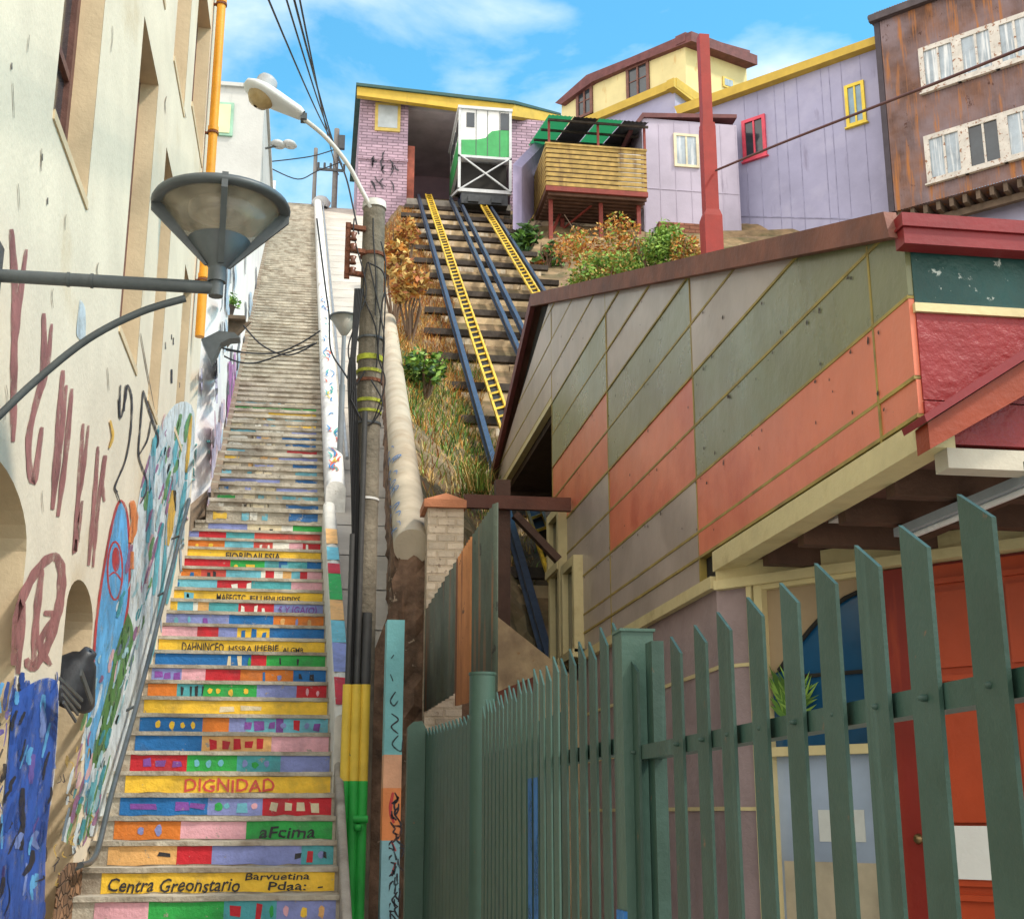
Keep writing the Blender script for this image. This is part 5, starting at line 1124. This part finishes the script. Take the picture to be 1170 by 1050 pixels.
def clip(poly, f):
    out = []
    for i in range(len(poly)):
        a, b = poly[i], poly[(i+1) % len(poly)]; fa, fb = f(a), f(b)
        if fa >= 0: out.append(a)
        if fa*fb < 0: t = fa/(fa-fb); out.append((lerp(a[0], b[0], t), lerp(a[1], b[1], t)))
    return out
SEG = [YN, 5.54, 8.5, 11.2, 14.0, 18.4]
LV = [1.68]+[1.855+.378*k for k in range(13)]
def colour(si, r):
    # r = row index in LV; coral and green bands climb two rows per panel
    base = [-1, 0, 2, 4, 99][si]
    if si == 4: return 0
    if si == 0: return 2 if r <= 1 else 1
    if si == 1: return 2 if r <= 1 else (1 if r <= 3 else 0)
    k = r-1-(base-1)
    if si == 2: return 2 if r in (2,3) else (1 if r in (4,5) else 0)
    return 2 if r in (4,5) else (1 if r in (6,7) else 0)
m = MB(); st_ = MB()
for si in range(5):
    y0, y1 = SEG[si], SEG[si+1]
    lv = [(LV[r], LV[r+1], r) for r in range(len(LV)-1)]
    if si >= 2: lv = [(1.50, 1.68, 0)] + lv
    for z0, z1, r in lv:
        if si == 4 and z1 <= 4.6: continue
        if si == 4: z0 = max(z0, 4.58)
        c = 0 if (si >= 2 and r == 0) else colour(si, r)
        g = .006
        poly = [(y0+g, z0+g), (y1-g, z0+g), (y1-g, z1-g), (y0+g, z1-g)]
        poly = clip(poly, lambda p: roofz(p[0])-.02-p[1])
        if si == 3: pass
        if len(poly) < 3: continue
        t = random.uniform(-.004, .004)
        m.prism([(XH+.02, y, z) for y, z in poly], (-.045+t, 0, 0), c)
        # strip along the lower joint
        ys_ = [p[0] for p in poly if abs(p[1]-(z0+g)) < .02]
        if len(ys_) >= 2: st_.box((XH-.031, min(ys_), z0-.009), (XH+.02, max(ys_), z0+.009))
for y in SEG[1:5]:
    z0 = 1.66 if y < 8.4 else 1.5
    st_.box((XH-.029, y-.010, z0 if y < 14 else 1.5), (XH+.02, y+.010, roofz(y)-.1))
m.build('side_boards', [GRY, GNB, COR], HS); st_.build('joint_strips', STRIP, HS)
nm_ = MB(); rn = random.Random(4)
for i in range(120):
    y = rn.uniform(5.3, 13.8); z = rn.uniform(1.75, roofz(y)-.2)
    if rn.random() < .6: z = LV[min(len(LV)-2, max(0, int((z-1.855)/.378)+1))]+.378-rn.choice([.03,.05]); 
    if z > roofz(y)-.15: continue
    r_ = rn.uniform(.005,.012); nm_.add([(XH-.0325, y+r_*math.cos(a)*rn.uniform(.6,1.6), z+r_*math.sin(a)*rn.uniform(.6,2)) for a in [k*math.pi/4 for k in range(8)]], [tuple(range(8))])
nm_.build('nail_marks', mat('dark nail rust', (.05,.035,.03), .8), HS)
# wall core & lower wall
m = MB(); core = [(8.25, GROUND), (13.98, GROUND), (13.98, 4.6), (18.3, 4.6), (18.3, roofz(18.3)-.06), (YA, ZA-.1), (5.2, roofz(5.2)-.1), (5.2, 1.66), (8.25, 1.66)]
m.add([(XH+.021, y, z) for y, z in core], [tuple(range(len(core)))])
m.build('wall_core', DARKIN, HS)
LOWM = mat('mauve rough render', (.32,.24,.245), .8, .15, 2, .35, 14, stain=((.23,.17,.175), .25, 1.5))
m = MB(); m.box((XH, 8.2, GROUND), (XH+.2, 13.98, 1.42)); m.build('lower_wall', LOWM, HS)
m = MB()
for z in (.9, .46, .02): m.box((XH-.008, 8.2, z), (XH, 13.98, z+.025))
m.build('lower_strips', CRM, HS)
m = MB(); m.box((XH-.05, 8.2, 1.42), (XH+.2, 14.0, 1.50)); m.build('sill_band', CRM, HS)
m = MB(); m.box((XH-.03, YN-.02, 1.53), (XH+.12, 8.2, 1.66)); m.build('edge_beam', CRM, HS)
m = MB(); m.box((XH-.03, 14.0, 4.50), (XH+.05, 18.42, 4.58)); m.build('gable_edge_strip', CRM, HS)
m = MB(); m.box((XH+.06, 14.0, 4.42), (9, 18.4, 4.5)); m.box((XH+.05, 17.9, 4.2), (9, 18.05, 4.42)); m.box((XH+.05, 14.02, 4.1), (9, 14.14, 4.42)); m.build('far_soffit', mat('dark brown soffit', (.06,.035,.025), .8, .3, 3), HS)
m = MB(); m.box((XH+.05, 13.9, GROUND), (9, 13.98, 5.6)); m.build('end_wall', LOWM, HS)
# cream framed corner windows, seen on the flank
for (x0, y0, x1, y1) in ((637,575,651,645),(640,640,653,775),(655,632,671,775)):
    A_, B_ = P(x0, y1, X=XH), P(x1, y1, X=XH); ya, yb = B_.y, A_.y; zt_ = P(x1, y0, X=XH).z; zb_ = max(P(x1, y1, X=XH).z, 1.5); f = .09
    m = MB(); m.box((XH-.12, ya, zb_), (XH-.02, ya+f, zt_)); m.box((XH-.12, yb-f, zb_), (XH-.02, yb, zt_)); m.box((XH-.12, ya+f, zt_-f), (XH-.02, yb-f, zt_)); m.box((XH-.14, ya, zb_-.05), (XH-.02, yb, zb_+.03)); wo = m.build('window', CRM, HS)
    m = MB(); m.box((XH-.06, ya+f, zb_), (XH-.045, yb-f, zt_-f)); m.build('pane', DARKGLASS, wo)
# roof
RUSTW = mat('red brown bargeboard', (.20,.075,.05), .65, .25, 3, .25, 20, stain=((.12,.05,.04), .35, 2.5), chip=((.33,.24,.18), .67, 7))
DRED = mat('dark red gutter paint', (.20,.014,.017), .42, .12, 3, .08, chip=((.16,.03,.03), .68, 8))
m = MB(); m.prism([(XH-.12, 5.1, roofz(5.1)-.10), (XH-.12, YA, ZA-.10), (XH-.12, YA, ZA+.06), (XH-.12, 5.14, roofz(5.14)+.03)], (.06, 0, 0)); m.build('bargeboard', RUSTW, HS)
m = MB(); m.prism([(XH-.12, YA, ZA-.10), (XH-.12, 18.6, roofz(18.6)-.10), (XH-.12, 18.6, roofz(18.6)+.05), (XH-.12, YA, ZA+.06)], (.06, 0, 0)); m.build('bargeboard', mat('dark maroon bargeboard', (.13,.03,.03), .6, .2, 3), HS)
m = MB(); ov = XH-.055
for sgn, yend in ((-1, 5.16), (1, 18.65)):
    n = 40; vs = []
    m.prism([(ov, YA, ZA+.0), (ov, yend, roofz(yend)+.0), (ov, yend, roofz(yend)+.022), (ov, YA, ZA+.04)], (9.5-ov, 0, 0))
m.build('roof', mat('brown corrugated roof', (.17,.075,.055), .7, .3, 2, .3, 20), HS)
# front face
m = MB(); zf0 = 2.48
m.box((XH, YN, 2.20), (9, YN+.04, 2.56), 0); m.box((XH-.0, YN-.004, 1.75), (9, YN+.04, 2.155), 1); m.box((XH-.0, YN-.010, 1.55), (9, YN+.04, 1.742), 1)
TQ = mat('peeling turquoise board', (.018,.062,.055), .5, .3, 2, .5, 12, chip=((.46,.50,.46), .605, 13)); RDB = mat('cracked red board', (.23,.014,.016), .42, .15, 2, .55, 10, chip=((.22,.02,.02), .64, 14))
m.build('front_boards', [TQ, RDB], HS)
m = MB(); m.box((XH-.01, YN-.02, 2.157), (9, YN+.03, 2.198)); m.build('front_strip', CRM, HS)
m = MB(); gz0, gz1 = P(1024,277,Y=5.04).z, P(1024,246,Y=5.04).z; m.box((XH-.08, 5.04, gz0), (9, 5.13, gz1-.055)); m.box((XH-.09, 5.025, gz1-.053), (9, 5.12, gz1-.04)); m.box((XH-.08, 5.045, gz1-.038), (9, 5.13, gz1+.02)); m.build('gutter', DRED, HS)
# porch gable rafter, springing from the corner
ZR = 4.98
m = MB(); m.prism([P(1060,483,Y=ZR), P(1240,368,Y=ZR), P(1240,412,Y=ZR), P(1063,513,Y=ZR)], (0,.12,0)); m.build('porch_rafter', mat('orange red rafter', (.25,.036,.008), .5, .15, 3, .2, 20), HS)
m = MB(); m.prism([P(1056,474,Y=ZR-.04), P(1240,352,Y=ZR-.04), P(1240,367,Y=ZR-.04), P(1059,482,Y=ZR-.04)], (0,.22,0)); m.build('porch_roof_edge', DRED, HS)
m = MB(); m.box((XH+.08, YN-.02, 1.44), (9, YN+.10, 1.53)); m.build('porch_lintel', mat('grey white timber', (.52,.47,.38), .6, .12, 3, .15), HS)
# entry soffit: boards and joists
DJ = mat('dark joist timber', (.085,.042,.026), .8, .3, 3, .25)
m = MB(); m.box((XH+.12, 5.25, 1.60), (9, 9.2, 1.65)); m.build('porch_ceiling', mat('dark red brown ceiling', (.13,.055,.04), .85, .25, 2, .2), HS)
m = MB()
for y in (5.75, 6.35, 6.95, 7.55): m.box((XH+.12, y, 1.47), (8, y+.10, 1.60))
for x in (3.35, 4.3): m.box((x, 5.25, 1.50), (x+.08, 8.1, 1.60))
m.build('ceiling_joists', DJ, HS)
m = MB(); m.box((2.95, 5.45, 1.585), (3.5, 5.72, 1.599)); m.box((2.85, 6.5, 1.585), (3.3, 6.9, 1.599)); m.build('ceiling_panel', mat('white ceiling panel', (.6,.58,.54), .7), HS)
# angled entry wall
dE = Vector((math.sin(R_(142)), math.cos(R_(142)), 0)); C0 = Vector((XH, 8.18, 0)); nE = Vector((-dE.y*-1, 0, 0)); nE = Vector((dE.y, -dE.x, 0))
if nE.dot(-C0) < 0: nE = -nE
def SE(x, y, off=0):
    p = P(x, y, pl=(C0+nE*off, nE)); return (p-C0).dot(dE), p.z
def eb(mb, s0, s1, z0, z1, o0, o1, mi=0):
    p = C0+dE*s0+nE*o0; mb.obox((p.x, p.y, z0), dE*(s1-s0), nE*(o1-o0), (0,0,z1-z0), mi)
s_col = SE(862, 800)[0]; s_p1 = SE(879, 800)[0]; s_w = SE(1000, 800)[0]; s_p2 = SE(1016, 800)[0]; ztr = SE(950, 857)[1]; zh = 1.40
m = MB(); eb(m, -.02, s_col, GROUND, 1.42, -.2, .0); m.build('entry_pier', LOWM, HS)
m = MB()
for z in (.9, .46, .02): eb(m, -.02, s_col, z, z+.022, 0, .008)
m.build('lower_strips', CRM, HS)
m = MB(); eb(m, 0, 3.4, zh, 1.46, -.1, .06); eb(m, 0, 3.4, 1.463, 1.56, -.1, .03); m.build('entry_header', CRM, HS)
m = MB(); eb(m, s_col, s_col+.035, GROUND, zh, -.1, .04); eb(m, s_col+.05, s_p1, GROUND, zh, -.1, .03); eb(m, s_w, s_p2, GROUND, zh, -.1, .04); eb(m, s_p1, s_w, ztr-.025, ztr+.03, -.1, .03); eb(m, s_p1, s_w, zh-.03, zh-.001, -.1, .025)
wo = m.build('shop_window', CRM, HS)
m = MB(); eb(m, s_p1, s_w, ztr+.03, zh-.03, -.06, -.05); m.build('upper_pane', glass('deep blue sky reflection glass', (.012,.075,.17), .12), wo)  # reflected sky is put into the pane as its blue base colour
m = MB(); eb(m, s_p1, s_w, GROUND, ztr-.025, -.06, -.05); m.build('lower_pane', mat('pale blue grey frosted glass', (.33,.40,.52), .35, .22, 1.3, .03, 8), wo)
m = MB(); zl_ = SE(950, 985)[1]; eb(m, s_p1+.02, s_w-.01, GROUND, zl_, -.049, -.044); m.build('beige_board', mat('beige board', (.42,.36,.26), .7, .25, 3, .1), wo)
m = MB(); a_, b_ = SE(930, 925), SE(985, 962); eb(m, a_[0], b_[0], b_[1], a_[1], -.049, -.045); m.build('paper_sheet', mat('pale paper', (.62,.64,.62), .7, .1), wo)
m = MB()
q = lambda s, z, o: C0+dE*s+nE*o+Vector((0,0,z))
sA = SE(888, 790)[0]; ar = [(s_p1, zh-.03), (s_p1, SE(888,770)[1])]+[(lerp(sA, s_w, math.sin(t*math.pi/2/8)*.0+t/8), lerp(SE(893,765)[1], SE(995,672)[1], math.sin(math.pi/2*(t/8)))) for t in range(9)]+[(s_w, zh-.03)]
m.prism([q(s, z, -.045) for s, z in ar], nE*.012); m.build('arched_panel', mat('tan plywood panel', (.36,.26,.16), .55, .12, 2, .08), wo)
m = MB(); pa = ar[2:-1]
m.tube([q(s, z, -.03) for s, z in pa], .014, 6); zb2 = SE(940, 770)[1]; eb(m, sA+.1, s_w, zb2-.01, zb2+.012, -.045, -.025); m.build('glazing_bar', DARKIN, wo)
m = MB(); c = SE(900, 795); rr = random.Random(6)
for i in range(90):
    a = rr.uniform(.2, 2.6); l = rr.uniform(.1, .3); s0, z0 = c[0]+rr.uniform(-.06,.06), c[1]-.12+rr.uniform(-.03,.1); e = (s0+l*math.cos(a), z0+l*math.sin(a))
    p, p2 = q(s0, z0, -.02), q(min(max(e[0], s_p1+.01), s_w), e[1], .0+rr.random()*.02); dd = (p2-p); sd2 = dd.cross(nE).normalized()*.012
    m.add([p-sd2*.4, p+sd2*.4, p.lerp(p2,.5)+sd2, p2, p.lerp(p2,.5)-sd2], [(0,1,2,3,4)], rr.randrange(2))
thing('reflected_fronds', m, [G1, G2], 'green leaf blades imitating a plant reflection at the left of the blue entry window', 'plant')  # leaf blades added to imitate a plant's reflection in the pane
m = MB(); eb(m, s_p2, 3.4, GROUND, zh, -.14, -.05); m.build('red_wall', mat('red entry paint', (.22,.02,.014), .45, .15, 1.5, .12, 10, streak=((.42,.06,.02), .6, 3)), HS)
RDM = MATS['red entry paint']; RD2 = mat('orange red door', (.42,.058,.018), .42, .15, 1.5, .12, 10)
sd0, sd1 = SE(1045, 800)[0], SE(1200, 800)[0]+.2
m = MB(); eb(m, s_p2+.01, sd0-.015, GROUND, zh-.01, -.05, -.01); m.build('door_jamb', RDM, HS)
m = MB(); eb(m, sd0, sd1, -1.15, zh-.02, -.05, -.02); W_ = sd1-sd0
for k, (za, zb3) in enumerate(((-1.1,-.62),(-.45,-.2),(-.12,.62),(.72,1.3))):
    for a, b in ((.10, .44), (.56, .90)):
        s0, s1 = sd0+W_*a, sd0+W_*b; eb(m, s0-.03, s1+.03, za, za+.03, -.02, .012); eb(m, s0-.03, s1+.03, zb3-.03, zb3, -.02, .012); eb(m, s0-.03, s0, za+.03, zb3-.03, -.02, .012); eb(m, s1, s1+.03, za+.03, zb3-.03, -.02, .012); eb(m, s0+.045, s1-.045, za+.075, zb3-.075, -.02, .004)
door = m.build('door', RD2, HS)
m = MB(); eb(m, sd0-.012, sd0-.003, -1.15, zh-.02, -.045, -.018); eb(m, sd0+W_*.5-.004, sd0+W_*.5+.004, -1.15, zh-.03, -.03, -.0185); m.build('shadow_gap', DARKIN, door)
kp = SE(1053, 958); m = MB(); m.lathe([(.0,.075),(.022,.07),(.03,.05),(.022,.03),(.012,.02),(.012,.0),(.028,.0),(.028,-.01)], q(kp[0], kp[1], -.015), 16, axis=nE); m.build('knob', mat('tarnished brass', (.25,.17,.08), .35, .3, 8, .05, metal=.8), door)
a0, a1 = SE(1075, 943), SE(1160, 1006); m = MB(); eb(m, a0[0], a1[0], a1[1], a0[1], .0125, .018); m.build('white_plate', mat('white blank board', (.74,.74,.72), .5, .04), door)
# fluorescent batten under the porch ceiling
FL = T('fluorescent_batten', P(1030, 612, Z=1.40), 'grey fluorescent batten light hanging under the dark porch ceiling', 'light fixture')
A_, B_ = P(1031, 609, Z=1.43), P(1230, 527, Z=1.43); m = MB(); m.beam(A_, B_, .10, .045); m.build('housing', mat('grey batten paint', (.30,.33,.36), .5, .1), FL); m = MB(); m.tube([A_+Vector((0,0,-.035)), B_+Vector((0,0,-.035))], .016, 10); m.build('tube', mat('unlit tube', (.7,.68,.68), .3, .05), FL)

# ------------------------------------------------------------------ green palisade fence and gate
XF = .8
GF = mat('dark green fence paint', (.018,.046,.032), .5, .2, 3, .12, 25, stain=((.028,.062,.05), .35, 3), chip=((.13,.06,.03), .655, 16), streak=((.035,.075,.06), .57, 24))
GF2 = mat('grey green fence paint', (.04,.085,.062), .5, .16, 2, .12, 25, stain=((.035,.07,.056), .4, 2), chip=((.14,.075,.04), .66, 14), streak=((.055,.105,.085), .58, 24))
def picket_mb(m, x, y0, y1, ztop, slope, zb, mi=0, th=.006, tilt=0):
    # blade with a slanted tip; low end toward the camera
    m.prism([(x, y0, zb), (x, y1, zb), (x+tilt, y1+tilt, ztop), (x+tilt, y0+tilt, ztop-slope)], (-th, 0, 0), mi)
GT = T('green_gate', (XF, 2, GROUND), 'dark green steel palisade gate of spaced pointed bars, nearest the camera', 'gate')
tips = [(780,725),(808,712),(838,700),(874,685),(910,667),(955,648),(1000,625),(1050,600),(1122,567)]
ytips = [P(x, y, X=XF).y for x, y in tips]; ytips += [1.30, 1.17, 1.05, P(730,695,X=XF).y]
for y in ytips:
    m = MB(); wd = .076; picket_mb(m, XF-.026, y-wd, y, .375, .045, GROUND+.05, 0, .006, random.uniform(-.006,.006))
    m.lathe([(0,.008),(.003,.007),(.0045,.002),(.005,-.004)], (XF-.032, y-wd/2, .142), 6, axis=(-1,0,0)); m.build('picket', GF, GT)
m = MB(); m.box((XF-.02, .9, .125), (XF+.02, 3.16, .158)); m.build('rail', GF, GT); m = MB(); m.box((XF-.02, .9, -1.35), (XF+.02, 3.16, -1.31)); m.build('rail', GF, GT)
m = MB(); m.box((XF-.0, 3.06, GROUND), (XF+.03, 3.12, .40)); m.build('hinge_stile', GF, GT)
py = P(721, 712, X=XF-.02).y
PO = T('fence_post', (XF, py, GROUND), 'square green steel gate post with blue paint at its foot', 'post'); m = MB(); m.box((XF-.05, py-.02, GROUND), (XF+.03, py+.06, .435)); m.build('shaft', GF2, PO)
m = MB(); m.box((XF-.055, py-.025, .435), (XF+.035, py+.065, .442)); m.build('cap', GF2, PO)
m = MB(); m.box((XF-.058, py-.02, GROUND), (XF-.05, py+.06, -.22)); m.build('paint_patch', gp('post blue', (.02,.12,.33)), PO)
FE = T('palisade_fence', (XF, 5, GROUND), 'grey green palisade fence with closely set pointed pales between gate post and round post', 'fence')
blue = []
def proj_x(o): return CX+F*Vector((XF, y, 0)).dot(RT)/Vector((XF, y, 0)).dot(FW)
y = py+.10; k = 0
yend = P(556, 812, X=XF).y
while y < yend-.05:
    t = (y-py)/(yend-py); wd = .088 if t < .4 else .082
    m = MB(); picket_mb(m, XF-.02, y, y+wd, .485+.012*math.sin(k*2.3), .06, GROUND+.05)
    o = m.build('picket', GF if t < .33 else GF2, FE); y += lerp(.155, .115, min(1, t*1.6)); k += 1
    if 604 < proj_x(o) < 622: blue.append((y, wd))
    if 0: o.data.materials[0] = mat('blue oversprayed paint', (.03,.13,.30), .5, .3, 3, .1, 25, chip=((.06,.12,.13), .5, 3))
for yb_, wd in blue: m = MB(); m.box((XF-.0275, yb_-.13, GROUND+.05), (XF-.0265, yb_-.05, P(608,890,X=XF).z)); m.build('blue_overspray', gp('fence blue', (.02,.10,.27)), FE)
m = MB(); m.box((XF-.012, py, .15), (XF+.03, yend, .19)); m.build('rail', GF2, FE); m = MB(); m.box((XF-.012, py, -1.2), (XF+.03, yend, -1.16)); m.build('rail', GF2, FE)
m = MB(); m.box((XF+.03, py+1.2, GROUND), (XF+.035, yend, .33)); m.build('backing_sheet', GF2, FE)
yp = P(553, 800, X=XF).y; zt_ = P(553, 770, X=XF).z
m = MB(); m.tube([(XF, yp+.06, GROUND), (XF, yp+.06, zt_)], .062, 16); m.tube([(XF, yp+.06, zt_), (XF, yp+.06, zt_+.012)], .066, 16)
thing('round_fence_post', m, GF2, 'round green steel post standing above the palisade fence', 'post')
E0 = Vector((XF-.01, yp+.1, 0)); E1 = P(486, 836, Z=.45); E1.z = 0; u = E1-E0; Ln = u.length; u.normalize(); nf = Vector((u.y, -u.x, 0))
F2 = T('return_fence', (E0+E1)/2+Vector((0,0,GROUND)), 'short solid grey green palisade return closing toward the stairs', 'fence')
n = int(Ln/.085)
for i in range(n):
    p = E0+u*(Ln*i/n)+Vector((0,0,GROUND+.05)); H = .47-GROUND-.05; m = MB(); m.prism([p, p+u*(Ln/n-.006), p+u*(Ln/n-.006)+Vector((0,0,H)), p+Vector((0,0,H-.05))], nf*.008); m.build('picket', GF2, F2)
m = MB(); m.obox(E0+nf*.02+Vector((0,0,GROUND)), u*Ln, nf*.004, (0,0,1.9)); m.build('backing_sheet', GF2, F2)
m = MB(); m.box((E1.x-.1, E1.y-.02, GROUND), (E1.x-.0, E1.y+.08, .475)); m.prism([(E1.x-.1, E1.y-.02, .475), (E1.x, E1.y-.02, .475), (E1.x-.02, E1.y-.02, .51), (E1.x-.07, E1.y-.02, .505)], (0,.1,0)); thing('fence_end_post', m, GF2, 'grey green end post of the palisade fence beside the graffiti pilaster', 'post')
# turquoise graffiti pilaster
YPi = 10.2
PI_ = T('painted_pilaster', P(452, 1050, Y=YPi), 'slim pilaster painted turquoise and orange with black scribbled graffiti', 'pilaster')
a, b = P(442.5, 708, Y=YPi), P(462.5, 708, Y=YPi)
zz = [P(452, y, Y=YPi).z for y in (708, 862, 900, 960, 1000)]+[GROUND]
cl = [mat('pilaster turquoise', (.17,.44,.47), .6, .12, 4, .2, chip=((.4,.4,.36), .68, 9)), mat('pilaster peach', (.62,.33,.20), .6, .15, 4, .2), mat('pilaster orange', (.66,.22,.07), .6, .15, 4, .2), mat('pilaster pale blue', (.22,.42,.48), .6, .15, 4, .2), mat('pilaster pale blue', (.22,.42,.48), .6, .15, 4, .2)]
m = MB()
for i in range(5): m.box((a.x, YPi, zz[i+1]), (b.x, YPi+.25, zz[i]), i)
m.build('shaft', cl, PI_)
m = MB(); pj = lambda x, y: P(x, y, Y=YPi-.004); rr = random.Random(17)
for pts in ([(447,752),(450,748)],[(446,770),(449,778)],[(452,790),(446,800),(450,806),(455,800)],[(447,815),(455,822),(447,830),(455,838)],[(455,840),(448,850),(458,858),(460,845)]): stroke(m, pts, 1.8, pj)
for i in range(34):
    y = 905+i*4.2; x = 452+rr.uniform(-7, 4); stroke(m, [(x, y), (x+rr.uniform(-6,6), y+rr.uniform(2,9)), (x+rr.uniform(-6,7), y+rr.uniform(4,16))], 2.2, lambda x, y: pj(min(461.5, max(443.5, x)), y))
m.build('graffiti', BLK, PI_)
m = MB()
for pts in ([(449,905),(446,925),(450,940)],[(447,960),(452,972)],[(452,985),(447,1000)]): stroke(m, pts, 4, lambda x, y: P(x, y, Y=YPi-.003))
m.build('graffiti', REDP, PI_)
# brick pillar
BP = T('brick_pillar', (1.2, 11.9, -.6), 'short rough whitish brick pillar with a terracotta cap at the end of the coping', 'pillar')
YB = 11.75; a, b = P(489, 580, Y=YB), P(530, 580, Y=YB); m = MB(); m.box((a.x, YB, -.6), (b.x, YB+.36, a.z)); m.build('shaft', mat('limewashed rough brick', (.66,.55,.42), .95, .2, 4, .5, 20, tex=('brick', .17, .075, .012, (.85,.82,.78)), chip=((.36,.27,.2), .58, 10)), BP)
m = MB(); m.box((a.x-.04, YB-.05, a.z), (b.x+.02, YB+.42, a.z+.07)); m.prism([(a.x-.04, YB-.05, a.z+.071), (b.x+.02, YB-.05, a.z+.071), ((a.x+b.x)/2, YB-.02, a.z+.14)], (0,.46,0)); m.build('cap', mat('terracotta cap', (.50,.20,.10), .8, .2, 5, .3), BP)
# corrugated sheet fence
def corr(name, lab, px0, px1, X, top0, top1, bot0, bot1, mt):
    A_, B_ = P(px0, top0, X=X), P(px1, top1, X=X); C2, D2 = P(px0, bot0, X=X), P(px1, bot1, X=X); m = MB(); n = 18; vs = []
    for i in range(n+1):
        t = i/n; d = .012*math.cos(i*math.pi); vs += [Vector((X+d, lerp(A_.y, B_.y, t), lerp(C2.z, D2.z, t))), Vector((X+d, lerp(A_.y, B_.y, t), lerp(A_.z, B_.z, t)))]
    m.add(vs, [(2*i, 2*i+2, 2*i+3, 2*i+1) for i in range(n)], 0, True); ob = thing(name, m, mt, lab, 'metal sheet', 'corrugated sheets fencing off the track'); 
    md = ob.modifiers.new('thickness', 'SOLIDIFY'); md.thickness = .006; return ob
CG = mat('grey green corrugated paint', (.095,.11,.085), .7, .35, 2, .3, 20, streak=((.20,.10,.055), .54, 7), chip=((.28,.22,.17), .64, 6)); CO = mat('orange rusted corrugated iron', (.46,.19,.07), .75, .3, 2, .3, 20, streak=((.15,.06,.03), .52, 7), chip=((.10,.05,.03), .62, 5))
corr('corrugated_sheet', 'grey green corrugated sheet, farthest of the three beside the brick pillar', 486, 522, 1.0, 698, 640, 812, 790, CG)
corr('corrugated_sheet', 'orange rusted corrugated sheet between two grey green ones', 522.5, 540, 0.99, 640, 612, 805, 800, CO)
corr('corrugated_sheet', 'darker grey green sheet, nearest of the three by the timber post', 540.5, 566, 1.0, 612, 574, 800, 800, mat('dark green corrugated paint', (.075,.095,.07), .7, .3, 2, .3, 20, streak=((.28,.12,.05), .56, 7), chip=((.03,.03,.025), .62, 5)))
# timber frame
TF = T('timber_frame', (1.9, 13, .5), 'dark brown timber post with crossbeam and diagonal brace beside the track', 'timber frame')
TB_ = mat('dark stained timber', (.075,.038,.026), .7, .3, 3, .25, 20); YT = 12.9
a = P(575, 560, Y=YT); m = MB(); m.box((a.x-.075, YT, 0), (a.x+.075, YT+.15, P(575,548,Y=YT).z)); m.build('post', TB_, TF)
m = MB(); p0, p1 = P(530, 566, Y=YT), P(640, 566, Y=YT); z1, z0 = P(580,568,Y=YT).z, P(580,583,Y=YT).z; m.box((p0.x, YT-.07, z0), (p1.x+.1, YT-.002, z1)); m.build('crossbeam', mat('red brown beam', (.12,.045,.03), .65, .25, 3, .2), TF)
m = MB(); m.beam(P(588,588,Y=YT), P(638,640,Y=YT), .07, .12, up=(0,1,0)); m.build('brace', TB_, TF)
m = MB(); m.prism([P(545,800,Y=9.6), P(612,772,Y=10.4), P(612,830,Y=10.4), P(540,840,Y=9.6)], (0,.012,.0)); thing('rusty_sheet', m, mat('red brown rusty sheet', (.20,.075,.05), .8, .35, 3, .3), 'red brown rusty sheet leaning behind the round fence post', 'metal sheet')
